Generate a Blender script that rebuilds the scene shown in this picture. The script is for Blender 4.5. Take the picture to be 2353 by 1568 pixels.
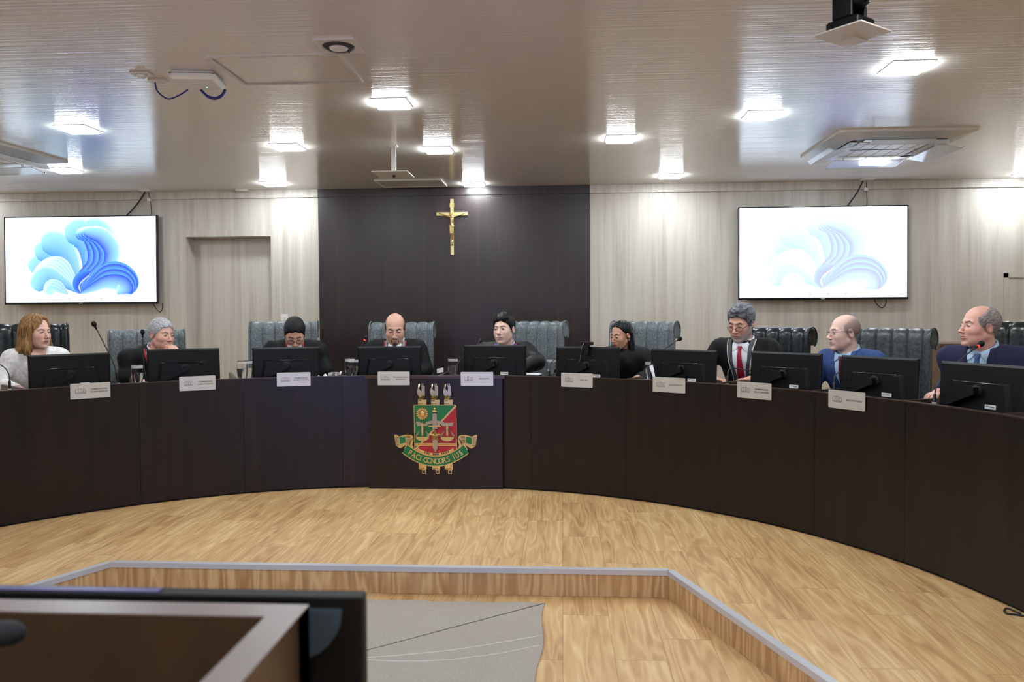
import bpy, math, random
import numpy as np
from mathutils import Vector, Matrix, Euler
random.seed(4)
SC = bpy.context.scene
for o in list(bpy.data.objects): bpy.data.objects.remove(o)
COL = SC.collection

# ------------------------------------------------------------------ camera, world, exposure
FPX = 1830.0; CAMH = 1.42
YAW = math.radians(3.6); PITCH = math.atan(62/FPX); ROLL = math.radians(.3)
CF = np.array([-math.sin(YAW)*math.cos(PITCH), math.cos(YAW)*math.cos(PITCH), -math.sin(PITCH)])
CR = np.array([math.cos(YAW), math.sin(YAW), 0.]); CU = np.cross(CR, CF)
CR, CU = CR*math.cos(ROLL)-CU*math.sin(ROLL), CU*math.cos(ROLL)+CR*math.sin(ROLL)
CO = np.array([0, 0, CAMH])
cam_d = bpy.data.cameras.new('camera'); cam = bpy.data.objects.new('camera', cam_d); COL.objects.link(cam)
cam_d.sensor_width = 36; cam_d.sensor_fit = 'HORIZONTAL'; cam_d.lens = 36*FPX/2353
cam_d.clip_start = .05; cam_d.clip_end = 60
mw = Matrix.Identity(4)
for i in range(3):
    mw[i][0] = CR[i]; mw[i][1] = CU[i]; mw[i][2] = -CF[i]; mw[i][3] = CO[i]
cam.matrix_world = mw
cam_d.dof.use_dof = True; cam_d.dof.focus_distance = 6.7; cam_d.dof.aperture_fstop = 4.0
SC.camera = cam
SC.view_settings.view_transform = 'Standard'; SC.view_settings.look = 'None'
SC.view_settings.exposure = 0.70; SC.view_settings.gamma = 1; SC.view_settings.use_curve_mapping = False
W = bpy.data.worlds.new('world'); SC.world = W; W.use_nodes = True
W.node_tree.nodes['Background'].inputs[0].default_value = (.6, .7, 1, 1)
W.node_tree.nodes['Background'].inputs[1].default_value = .05
LAMP = 62.0        # emission of the white LED diffusers
LAMPC = (.90, .97, 1.0)

def ray(x, y): return CF + CR*(x-1176.5)/FPX - CU*(y-784)/FPX
def atz(x, y, z):
    d = ray(x, y); return CO + d*(z-CAMH)/d[2]
def aty(x, y, Y):
    d = ray(x, y); return CO + d*Y/d[1]
CC = np.array([-1.083, 3.163]); RD = 3.31      # centre and radius of the curved bench
def atR(x, y, R):
    d = ray(x, y); a = d[:2]@d[:2]; b = -2*d[:2]@CC; c = CC@CC-R*R
    return CO + d*(-b+math.sqrt(b*b-4*a*c))/2/a
def ang(p): return math.atan2(p[1]-CC[1], p[0]-CC[0])
def pol(R, a, z=0.): return Vector((CC[0]+R*math.cos(a), CC[1]+R*math.sin(a), z))

# ------------------------------------------------------------------ materials
def srgb(r, g, b):
    f = lambda c: (c/255)/12.92 if c/255 <= .04045 else ((c/255+.055)/1.055)**2.4
    return (f(r), f(g), f(b))
def newmat(name):
    m = bpy.data.materials.new(name); m.use_nodes = True
    return m, m.node_tree.nodes, m.node_tree.links, m.node_tree.nodes['Principled BSDF']
def mat(name, col, rough=.5, metal=0., spec=.5, emit=None, es=0., coat=0., bump=None, trans=0., alpha=1, ior=1.5, var=0., sheen=0.):
    m, N, L, B = newmat(name)
    B.inputs['Base Color'].default_value = (*col, 1); B.inputs['Roughness'].default_value = rough
    B.inputs['Metallic'].default_value = metal; B.inputs['Specular IOR Level'].default_value = spec
    B.inputs['Coat Weight'].default_value = coat; B.inputs['IOR'].default_value = ior
    B.inputs['Transmission Weight'].default_value = trans; B.inputs['Alpha'].default_value = alpha
    B.inputs['Sheen Weight'].default_value = sheen
    if emit: B.inputs['Emission Color'].default_value = (*emit, 1); B.inputs['Emission Strength'].default_value = es
    if bump or var:
        tc = N.new('ShaderNodeTexCoord'); mp = N.new('ShaderNodeMapping'); no = N.new('ShaderNodeTexNoise')
        s = bump[0] if bump else (8, 8, 8)
        mp.inputs['Scale'].default_value = s; no.inputs['Scale'].default_value = 1; no.inputs['Detail'].default_value = 5
        L.new(tc.outputs['Object'], mp.inputs[0]); L.new(mp.outputs[0], no.inputs['Vector'])
        if bump:
            bp = N.new('ShaderNodeBump'); bp.inputs['Strength'].default_value = bump[1]; bp.inputs['Distance'].default_value = bump[2]
            L.new(no.outputs['Fac'], bp.inputs['Height']); L.new(bp.outputs[0], B.inputs['Normal'])
        if var:
            rp = N.new('ShaderNodeValToRGB')
            rp.color_ramp.elements[0].position = .35; rp.color_ramp.elements[1].position = .65
            rp.color_ramp.elements[0].color = (*[c*(1-var) for c in col], 1); rp.color_ramp.elements[1].color = (*[min(1, c*(1+var)) for c in col], 1)
            L.new(no.outputs['Fac'], rp.inputs[0]); L.new(rp.outputs[0], B.inputs['Base Color'])
    return m
def vmat(name, rough=.5, sss=0., spec=.5, bump=None, emis=0.):
    m, N, L, B = newmat(name)
    at = N.new('ShaderNodeAttribute'); at.attribute_name = 'Col'
    B.inputs['Roughness'].default_value = rough; B.inputs['Specular IOR Level'].default_value = spec
    if emis:
        B.inputs['Base Color'].default_value = (0, 0, 0, 1); L.new(at.outputs['Color'], B.inputs['Emission Color']); B.inputs['Emission Strength'].default_value = emis
    else: L.new(at.outputs['Color'], B.inputs['Base Color'])
    if sss:
        B.inputs['Subsurface Weight'].default_value = sss; B.inputs['Subsurface Radius'].default_value = (.012, .005, .003); B.inputs['Subsurface Scale'].default_value = 1
    if bump:
        tc = N.new('ShaderNodeTexCoord'); mp = N.new('ShaderNodeMapping'); no = N.new('ShaderNodeTexNoise')
        mp.inputs['Scale'].default_value = bump[0]; no.inputs['Scale'].default_value = 1; no.inputs['Detail'].default_value = 4
        bp = N.new('ShaderNodeBump'); bp.inputs['Strength'].default_value = bump[1]; bp.inputs['Distance'].default_value = bump[2]
        L.new(tc.outputs['Object'], mp.inputs[0]); L.new(mp.outputs[0], no.inputs['Vector']); L.new(no.outputs['Fac'], bp.inputs['Height']); L.new(bp.outputs[0], B.inputs['Normal'])
    return m
def grain(name, cols, scale, rough=.45, contour=0., spec=.5, coat=0., polar=False, planks=None, rbump=0., panel=0., fine=6.):
    """laminate wood: noise stretched along the grain; optional contour veins; optional planks (w, l) along Y"""
    m, N, L, B = newmat(name)
    def MA(op, a, b=None, c=None):
        n = N.new('ShaderNodeMath'); n.operation = op
        for i, v in enumerate((a, b, c)):
            if v is None: continue
            if isinstance(v, (int, float)): n.inputs[i].default_value = v
            else: L.new(v, n.inputs[i])
        return n.outputs[0]
    tc = N.new('ShaderNodeTexCoord'); sp = N.new('ShaderNodeSeparateXYZ'); L.new(tc.outputs['Object'], sp.inputs[0])
    x, y, z = sp.outputs[0], sp.outputs[1], sp.outputs[2]
    if polar:
        a = MA('ARCTAN2', MA('SUBTRACT', y, float(CC[1])), MA('SUBTRACT', x, float(CC[0])))
        x = MA('MULTIPLY', a, RD); y = MA('MULTIPLY', x, 0.)
    seam = None; rnd = None
    if planks:
        w, l = planks
        ix = MA('FLOOR', MA('DIVIDE', x, w)); wn = N.new('ShaderNodeTexWhiteNoise'); wn.noise_dimensions = '1D'; L.new(ix, wn.inputs['W'])
        yy = MA('ADD', MA('DIVIDE', y, l), wn.outputs['Value']); iy = MA('FLOOR', yy)
        w2 = N.new('ShaderNodeTexWhiteNoise'); w2.noise_dimensions = '2D'; cb = N.new('ShaderNodeCombineXYZ'); L.new(ix, cb.inputs[0]); L.new(iy, cb.inputs[1]); L.new(cb.outputs[0], w2.inputs['Vector'])
        rnd = w2.outputs['Value']
        fx = MA('FRACT', MA('DIVIDE', x, w)); fy = MA('FRACT', yy)
        ex = MA('MULTIPLY', MA('MINIMUM', fx, MA('SUBTRACT', 1., fx)), w); ey = MA('MULTIPLY', MA('MINIMUM', fy, MA('SUBTRACT', 1., fy)), l)
        seam = MA('LESS_THAN', MA('MINIMUM', ex, ey), .0012)
    cb = N.new('ShaderNodeCombineXYZ')
    L.new(MA('MULTIPLY', x, scale[0]), cb.inputs[0]); L.new(MA('MULTIPLY', y, scale[1]), cb.inputs[1])
    zz = MA('MULTIPLY', z, scale[2])
    if rnd is not None: zz = MA('ADD', zz, MA('MULTIPLY', rnd, 37.))
    L.new(zz, cb.inputs[2])
    no = N.new('ShaderNodeTexNoise'); no.inputs['Scale'].default_value = 1; no.inputs['Detail'].default_value = fine; no.inputs['Roughness'].default_value = .6; no.inputs['Distortion'].default_value = .35
    L.new(cb.outputs[0], no.inputs['Vector'])
    fac = no.outputs['Fac']
    if contour:
        n2 = N.new('ShaderNodeTexNoise'); n2.inputs['Scale'].default_value = .45; n2.inputs['Detail'].default_value = 2.5; L.new(cb.outputs[0], n2.inputs['Vector'])
        s = MA('MULTIPLY_ADD', MA('SINE', MA('MULTIPLY', n2.outputs['Fac'], 70.)), .5, .5)
        s = MA('POWER', s, 1.6)
        fac = MA('ADD', MA('MULTIPLY', fac, 1-contour), MA('MULTIPLY', s, contour*.75))
    if rnd is not None: fac = MA('ADD', fac, MA('MULTIPLY_ADD', rnd, .10, -.05))
    rp = N.new('ShaderNodeValToRGB'); el = rp.color_ramp.elements
    while len(el) < len(cols): el.new(.5)
    for i, (p, c) in enumerate(cols): el[i].position = p; el[i].color = (*c, 1)
    L.new(fac, rp.inputs[0]); out = rp.outputs[0]
    if seam is not None:
        mx = N.new('ShaderNodeMix'); mx.data_type = 'RGBA'; mx.blend_type = 'MULTIPLY'; L.new(MA('MULTIPLY', seam, .62), mx.inputs[0]); L.new(out, mx.inputs[6]); mx.inputs[7].default_value = (.12, .09, .06, 1); out = mx.outputs[2]
    L.new(out, B.inputs['Base Color'])
    B.inputs['Roughness'].default_value = rough; B.inputs['Specular IOR Level'].default_value = spec; B.inputs['Coat Weight'].default_value = coat
    if rbump:
        bp = N.new('ShaderNodeBump'); bp.inputs['Strength'].default_value = rbump; bp.inputs['Distance'].default_value = .002; L.new(no.outputs['Fac'], bp.inputs['Height']); L.new(bp.outputs[0], B.inputs['Normal'])
    return m

M = {}
M['wall'] = grain('pale_laminate', [(.28, srgb(168, 160, 152)), (.5, srgb(188, 181, 172)), (.72, srgb(200, 195, 188))], (16, 16, .6), .42, rbump=.05, fine=7)
M['wenge'] = grain('wenge_laminate', [(.3, srgb(30, 22, 23)), (.5, srgb(36, 27, 28)), (.72, srgb(48, 34, 33))], (22, 22, .7), .36, spec=.5)
M['bench'] = grain('dark_bench_laminate', [(.3, srgb(15, 9, 8)), (.5, srgb(22, 14, 13)), (.72, srgb(36, 23, 20))], (14, 1, .7), .36, spec=.4, polar=True)
M['benchflat'] = grain('dark_podium_laminate', [(.3, srgb(21, 13, 12)), (.5, srgb(29, 19, 18)), (.72, srgb(42, 28, 25))], (18, 18, .7), .33, spec=.4)
M['benchedge'] = mat('bench_edge_band', srgb(62, 46, 41), .3)
M['worktop'] = mat('worktop_laminate', srgb(56, 42, 38), .3, var=.12)
WOODC = [(.25, srgb(168, 128, 84)), (.42, srgb(194, 156, 107)), (.55, srgb(206, 171, 121)), (.72, srgb(224, 194, 146))]
M['floor'] = grain('vinyl_plank_floor', WOODC, (15, 1.5, 1), .42, contour=.22, planks=(.236, .93))
M['riser'] = grain('riser_planks', [(a, tuple(c*.93 for c in b)) for a, b in WOODC], (13, 13, 1.6), .45, contour=.35)
M['alu'] = mat('aluminium_trim', srgb(196, 198, 206), .35, metal=.35)
M['ceiling'] = mat('satin_ceiling_paint', srgb(210, 206, 200), .17, spec=.6, bump=((.6, 46, 1), .55, .0035))
M['plaster'] = mat('plain_rear_wall', srgb(196, 190, 180), .6, var=.04)
M['white'] = mat('white_plastic', srgb(222, 222, 220), .35)
M['offwhite'] = mat('offwhite_plastic', srgb(205, 202, 195), .4)
M['acgrey'] = mat('vent_shadow', srgb(40, 40, 44), .5)
M['lamp'] = mat('led_diffuser', (1, 1, 1), .5, emit=LAMPC, es=LAMP)
M['black'] = mat('black_plastic', srgb(5, 6, 9), .45, spec=.25)
M['blackmatt'] = mat('matt_black_plastic', srgb(6, 6, 8), .6, spec=.3)
M['blackgloss'] = mat('glossy_black_bezel', srgb(8, 9, 16), .12)
M['cable'] = mat('black_cable', srgb(14, 14, 16), .5)
M['bluecable'] = mat('blue_network_cable', srgb(28, 30, 120), .4)
M['steel'] = mat('brushed_steel', srgb(214, 214, 210), .40, metal=.5, bump=((220, 4, 4), .12, .001))
M['ink'] = mat('dark_print', srgb(42, 42, 46), .6)
M['blueink'] = mat('blue_print', srgb(70, 80, 130), .6)
M['gold'] = mat('brass_gold', srgb(214, 188, 126), .28, metal=.9)
M['goldm'] = mat('gilt_relief', srgb(228, 200, 132), .26, metal=.92)
M['silver'] = mat('worn_silver_gilt', srgb(190, 182, 158), .24, metal=.95)
M['green'] = mat('green_enamel', srgb(10, 116, 62), .4)
M['red'] = mat('red_enamel', srgb(176, 28, 44), .4)
M['orange'] = mat('ochre_enamel', srgb(214, 146, 46), .4)
M['paper'] = mat('white_paper', srgb(235, 236, 240), .7)
M['rug'] = mat('woven_grey_rug', srgb(162, 155, 146), .95, bump=((600, 240, 40), .6, .003), var=.22)
M['rugline'] = mat('rug_pale_thread', srgb(206, 200, 188), .9)
M['cabinet'] = grain('brown_cabinet_laminate', [(.3, srgb(74, 54, 38)), (.7, srgb(104, 80, 58))], (3, 3, 24), .45)
M['glass'] = mat('clear_glass', (1, 1, 1), .0, trans=1., ior=1.16)
M['water'] = mat('water', (1, 1, 1), .0, trans=1., ior=1.33)
M['acrylic'] = mat('clear_acrylic', (.88, .94, 1), .10, trans=.72, ior=1.3)
M['etch'] = mat('etched_rim_band', (.9, .92, .95), .35, alpha=.45)
M['redled'] = mat('red_led_ring', (1, .05, .03), .4, emit=(1, .03, .02), es=1.6)
M['greenled'] = mat('green_led', (.2, 1, .3), .4, emit=(.3, 1, .4), es=3)

# ------------------------------------------------------------------ mesh helpers
class MB:
    def __init__(s): s.v = []; s.f = []; s.mi = []; s.c = None
    def add(s, vs, fs, mi=0):
        o = len(s.v); s.v += [tuple(map(float, v)) for v in vs]; s.f += [tuple(o+i for i in f) for f in fs]; s.mi += [mi]*len(fs); return s
    def box(s, x0, x1, y0, y1, z0, z1, mi=0, b=0.):
        if b <= 0:
            v = [(x, y, z) for x in (x0, x1) for y in (y0, y1) for z in (z0, z1)]
            return s.add(v, [(0, 1, 3, 2), (4, 6, 7, 5), (0, 4, 5, 1), (2, 3, 7, 6), (0, 2, 6, 4), (1, 5, 7, 3)], mi)
        p = rrect(x0, x1, y0, y1, b)
        q = rrect(x0+b*.6, x1-b*.6, y0+b*.6, y1-b*.6, b*.5)
        n = len(p); v = []
        for ring, z in ((q, z0), (p, z0+b*.6), (p, z1-b*.6), (q, z1)): v += [(a, c, z) for a, c in ring]
        f = [(r*n+i, r*n+(i+1) % n, (r+1)*n+(i+1) % n, (r+1)*n+i) for r in range(3) for i in range(n)]
        f += [tuple(range(n))[::-1], tuple(range(3*n, 4*n))]
        return s.add(v, f, mi)
    def prism(s, poly, z0, z1, fr=None, mi=0, taper=0.):
        """poly in 2D extruded; fr maps (u,v,w)->xyz"""
        fr = fr or (lambda u, v, w: (u, v, w)); n = len(poly)
        if taper:
            cx = sum(p[0] for p in poly)/n; cy = sum(p[1] for p in poly)/n
            top = [(cx+(p[0]-cx)*(1-taper), cy+(p[1]-cy)*(1-taper)) for p in poly]
        else: top = poly
        v = [fr(p[0], p[1], z0) for p in poly]+[fr(p[0], p[1], z1) for p in top]
        return s.add(v, [tuple(range(n))[::-1], tuple(range(n, 2*n))]+[(i, (i+1) % n, n+(i+1) % n, n+i) for i in range(n)], mi)
    def tube(s, pts, r, n=10, mi=0, caps=True):
        pts = [Vector(p) for p in pts]; rr = r if isinstance(r, (list, tuple)) else [r]*len(pts)
        o = len(s.v); up = None; vs = []
        for i, p in enumerate(pts):
            t = (pts[min(i+1, len(pts)-1)]-pts[max(i-1, 0)]).normalized()
            if up is None: up = t.orthogonal().normalized()
            up = (up-t*up.dot(t)).normalized(); q = t.cross(up)
            vs += [p+(up*math.cos(a)+q*math.sin(a))*rr[i] for a in [2*math.pi*k/n for k in range(n)]]
        f = [(i*n+k, i*n+(k+1) % n, (i+1)*n+(k+1) % n, (i+1)*n+k) for i in range(len(pts)-1) for k in range(n)]
        if caps: f += [tuple(range(n))[::-1], tuple(range((len(pts)-1)*n, len(pts)*n))]
        return s.add(vs, f, mi)
    def lathe(s, prof, n=24, c=(0, 0, 0), mi=0, axis='z', caps=True):
        vs = []
        for r, z in prof:
            for k in range(n):
                a = 2*math.pi*k/n; p = (r*math.cos(a), r*math.sin(a), z)
                if axis == 'y': p = (p[0], p[2], p[1])
                if axis == 'x': p = (p[2], p[0], p[1])
                vs.append((p[0]+c[0], p[1]+c[1], p[2]+c[2]))
        m = len(prof)
        f = [(i*n+k, i*n+(k+1) % n, (i+1)*n+(k+1) % n, (i+1)*n+k) for i in range(m-1) for k in range(n)]
        if caps: f += [tuple(range(n))[::-1], tuple(range((m-1)*n, m*n))]
        return s.add(vs, f, mi)
    def ell(s, c, r, n=16, m=10, mi=0):
        return s.lathe([(max(1e-4, math.sin(math.pi*i/m)), -math.cos(math.pi*i/m)) for i in range(m+1)], n, mi=mi)._last(c, r, n*(m+1))
    def _last(s, c, r, k):
        for i in range(len(s.v)-k, len(s.v)):
            v = s.v[i]; s.v[i] = (v[0]*r[0]+c[0], v[1]*r[1]+c[1], v[2]*r[2]+c[2])
        return s
    def grid(s, P, mi=0, closeu=False):
        """P[i][j] points -> quads"""
        nu, nv = len(P), len(P[0]); o = [p for row in P for p in row]
        f = []
        for i in range(nu if closeu else nu-1):
            for j in range(nv-1):
                a, b = i*nv+j, ((i+1) % nu)*nv+j; f.append((a, b, b+1, a+1))
        return s.add(o, f, mi)
    def xf(s, mtx, start=0):
        for i in range(start, len(s.v)): s.v[i] = tuple(mtx @ Vector(s.v[i]))
        return s
    def build(s, name, mats, parent=None, smooth=False, cols=None, recalc=True):
        me = bpy.data.meshes.new(name)
        me.from_pydata(s.v, [], s.f)
        for m_ in (mats if isinstance(mats, (list, tuple)) else [mats]): me.materials.append(M[m_] if isinstance(m_, str) else m_)
        if any(s.mi): me.polygons.foreach_set('material_index', s.mi)
        if recalc:
            import bmesh
            bm = bmesh.new(); bm.from_mesh(me); bmesh.ops.recalc_face_normals(bm, faces=bm.faces); bm.to_mesh(me); bm.free()
        if smooth:
            me.polygons.foreach_set('use_smooth', [True]*len(me.polygons))
            if smooth != 'all': me.set_sharp_from_angle(angle=math.radians(38))
        if cols is not None: setcol(me, cols)
        o = bpy.data.objects.new(name, me); COL.objects.link(o)
        if parent: o.parent = parent
        return o
def setcol(me, cols):
    ca = me.color_attributes.new('Col', 'FLOAT_COLOR', 'POINT')
    a = np.ones((len(me.vertices), 4), np.float32); a[:, :3] = cols; ca.data.foreach_set('color', a.ravel())
def rrect(x0, x1, y0, y1, r, k=4):
    o = []
    for cx, cy, a0 in ((x1-r, y1-r, 0), (x0+r, y1-r, 90), (x0+r, y0+r, 180), (x1-r, y0+r, 270)):
        o += [(cx+r*math.cos(math.radians(a0+90*i/k)), cy+r*math.sin(math.radians(a0+90*i/k))) for i in range(k+1)]
    return o
def bez(P, n=16):
    """Catmull-Rom through points"""
    P = [Vector(p) for p in P]; Q = [P[0]]+P+[P[-1]]; o = []
    for i in range(1, len(Q)-2):
        for k in range(n):
            t = k/n; a, b, c, d = Q[i-1:i+3]
            o.append(.5*((2*b)+(c-a)*t+(2*a-5*b+4*c-d)*t*t+(3*b-a-3*c+d)*t**3))
    return o+[P[-1]]
def empty(name, label, cat, loc=(0, 0, 0), rz=0., group=None):
    o = bpy.data.objects.new(name, None); COL.objects.link(o); o.empty_display_size = .1
    o.location = loc; o.rotation_euler = (0, 0, rz); tag(o, label, cat, group); return o
def tag(o, label, cat, group=None):
    o['label'] = label; o['category'] = cat
    if group: o['group'] = group
    return o
def struct(o): o['kind'] = 'structure'; return o
def copy_tree(o, parent=None):
    c = o.copy(); COL.objects.link(c); c.parent = parent
    for ch in list(o.children): copy_tree(ch, c)
    return c
_tc = {}
def text_mb(txt, w=None, h=.01, depth=.0004, sx=1.):
    """lettering as mesh points in local XY centred at 0, height h (cap height)"""
    cu = bpy.data.curves.new('t', 'FONT'); cu.body = txt; cu.align_x = 'CENTER'; cu.align_y = 'CENTER'; cu.extrude = .02; cu.offset = .012; cu.resolution_u = 3
    ob = bpy.data.objects.new('t', cu); COL.objects.link(ob); dg = bpy.context.evaluated_depsgraph_get()
    me = bpy.data.meshes.new_from_object(ob.evaluated_get(dg)); v = np.array([tuple(q.co) for q in me.vertices]); f = [tuple(p.vertices) for p in me.polygons]
    bpy.data.objects.remove(ob); bpy.data.curves.remove(cu); bpy.data.meshes.remove(me)
    s = h/.70; ww = (v[:, 0].max()-v[:, 0].min())*s; kx = sx if w is None else w/ww
    v[:, 0] *= s*kx; v[:, 1] *= s; v[:, 2] *= depth/.02
    return v, f
# ------------------------------------------------------------------ room shell
HC = 2.76; YW = 8.4; XL, XR, YR = -7.6, 6.4, -5.0
L1 = (-2.600, 4.39); L2 = (.583, 4.39)                      # step corners
def dirn(a, b): d = np.array(b)-np.array(a); return d/np.linalg.norm(d)
dl = dirn((-2.600, 4.392), (-2.866, 3.846)); dr = dirn((.583, 4.385), (1.020, 3.083))
L0 = tuple(np.array(L1)+dl*6.5); L3 = tuple(np.array(L2)+dr*6.0)
def slab(name, poly, z0, z1, m): return struct(MB().prism(poly, z0, z1).build(name, m))
slab('floor', [(XL, YR), (XR, YR), (XR, YW), (XL, YW)], -.25, -.15, 'floor')
slab('floor_upper', [L1, L0, (XL, L0[1]), (XL, YW), (XR, YW), (XR, L3[1]), L3, L2], -.15, 0, ['floor'])
# risers and trim follow the step
for i, (a, b) in enumerate(((L0, L1), (L1, L2), (L2, L3))):
    d = dirn(a, b); n = np.array([d[1], -d[0]])
    a, b = np.array(a), np.array(b)
    slab('trim_%d' % (i+1), [tuple(a), tuple(b), tuple(b+n*.006), tuple(a+n*.006)], -.149, -.022, 'riser')
    o = MB(); e = .03
    q = [tuple(a-d*.0), tuple(b+d*.0), tuple(b+n*.009), tuple(a+n*.009)]
    o.prism([tuple(a-n*e), tuple(b-n*e), tuple(b+n*.012), tuple(a+n*.012)], .0, .004)
    o.prism([tuple(a+n*.006), tuple(b+n*.006), tuple(b+n*.012), tuple(a+n*.012)], -.024, .0)
    struct(o.build('trim_%d' % (i+4), 'alu'))
# raised floor behind the bench
aa = [math.radians(t) for t in range(-14, 195, 3)]
ring = [tuple(pol(3.42, a)[:2]) for a in aa]
slab('floor_behind_bench', ring+[(XL, ring[-1][1]), (XL, YW), (XR, YW), (XR, ring[0][1])], 0, .12, 'floor')
# ceiling, walls
struct(MB().box(XL, XR, YR, YW+.2, HC, HC+.1).build('ceiling', 'ceiling'))
WX0, WX1 = -2.592, .293
wb = MB()
DX0, DX1, DZ = -4.049, -3.115, 2.27
for x0, x1, z0, z1 in ((XL, DX0, .12, HC), (DX0, DX1, DZ, HC), (DX1, WX0, .12, HC), (WX1, XR, .12, HC)):
    wb.box(x0, x1, YW, YW+.2, z0, z1)
struct(wb.build('wall_back', 'wall'))
struct(MB().box(WX0, WX1, YW-.012, YW+.2, .12, HC-.001).build('wall_back_center', 'wenge'))
# door recess
dm = MB(); dm.box(DX0, DX1, YW+.19, YW+.199, .12, DZ)
struct(dm.build('door_1', 'wall'))
hd = MB(); hd.box(DX1-.12, DX1-.09, YW+.10, YW+.14, 1.08, 1.12); hd.tube([(DX1-.105, YW+.105, 1.10), (DX1-.22, YW+.105, 1.10)], .009)
h = hd.build('door_handle', 'steel'); h.parent = bpy.data.objects['door_1']
tr = MB(); F_ = .075
tr.box(DX0-F_, DX0, YW-.010, YW, .12, DZ+F_); tr.box(DX1, DX1+F_, YW-.010, YW, .12, DZ+F_); tr.box(DX0, DX1, YW-.010, YW, DZ, DZ+F_)
struct(tr.build('trim_7', 'wall'))
# narrow band under the ceiling
for x0, x1, m_, n_ in ((XL, WX0, 'wall', 8), (WX0, WX1, 'wenge', 9), (WX1, XR, 'wall', 10)):
    struct(MB().box(x0, x1, YW-.026, YW-.012 if m_ == 'wenge' else YW, HC-.085, HC-.001).build('trim_%d' % n_, m_))
# flush door outline right of the second television
f2 = MB(); xx = aty(2305, 690, YW)[0]; zt = aty(2305, 628, YW)[2]
f2.box(xx, xx+.045, YW-.008, YW, .12, zt); f2.box(xx, XR-.6, YW-.008, YW, zt-.045, zt)
struct(f2.build('trim_11', 'wall'))
struct(MB().box(XL-.1, XL, YR, YW+.2, -.25, HC).build('wall_left', 'plaster'))
struct(MB().box(XR, XR+.1, YR, YW+.2, -.25, HC).build('wall_right', 'plaster'))
struct(MB().box(XL, XR, YR-.1, YR, -.25, HC).build('wall_rear', 'plaster'))

# ------------------------------------------------------------------ ceiling lights
def lightproto():
    r = empty('ceiling_light', '', 'light', group='square LED ceiling lights')
    f = MB(); a = .112; b = .100
    f.prism([(-a, -a), (a, -a), (a, a), (-a, a)], -.006, 0); f.build('light_frame', 'white', r)
    MB().box(-b, b, -b, b, -.020, -.006).build('diffuser', 'lamp', r)
    return r
LP = lightproto()
spots = [((-1.07, 5.02), 'square ceiling light nearest the exhaust grille, above the bench centre'), ((-3.44, 5.52), 'square ceiling light far left, right of the left air conditioner'),
 ((-2.17, 6.24), 'square ceiling light right of the white router, in front of the left wall'), ((-1.0, 6.46), 'square ceiling light just right of the hanging bracket pole'),
 ((.45, 6.17), 'square ceiling light above the woman in black, right of the dark wall'), ((1.35, 5.52), 'square ceiling light in the bluish glow left of the right air conditioner'),
 ((1.88, 4.52), 'square ceiling light nearest the hanging camera'), ((-2.92, 7.96), 'small square ceiling light close to the wall above the doorway'),
 ((-.90, 8.16), 'square ceiling light against the dark wall above the crucifix'), ((1.06, 7.87), 'square ceiling light near the wall, left of the right television'),
 ((-4.52, 7.05), 'square ceiling light behind the left air conditioner'), ((4.52, 8.05), 'square ceiling light cut by the right frame edge, near the wall'),
 ((2.75, 7.23), 'square ceiling light glaring through the flaps of the right air conditioner')]
for i, (p, lab) in enumerate(spots):
    o = LP if i == 0 else copy_tree(LP); o.location = (p[0], p[1], HC); o['label'] = lab
hid = [(x, y) for y in (2.6, .6, -1.6, -3.8) for x in (-5.4, -3.2, -1.0, 1.3, 3.6)]+[(4.1, 5.0), (-6.2, 5.2), (-6.6, 7.9)]  # unseen lamps continuing the ceiling grid, added to light the foreground
for p in hid:
    o = copy_tree(LP); o.location = (p[0], p[1], HC); o['label'] = 'square LED ceiling light over the public side of the hall, outside the photo'; o['group'] = 'ceiling lights behind the viewer'

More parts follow.
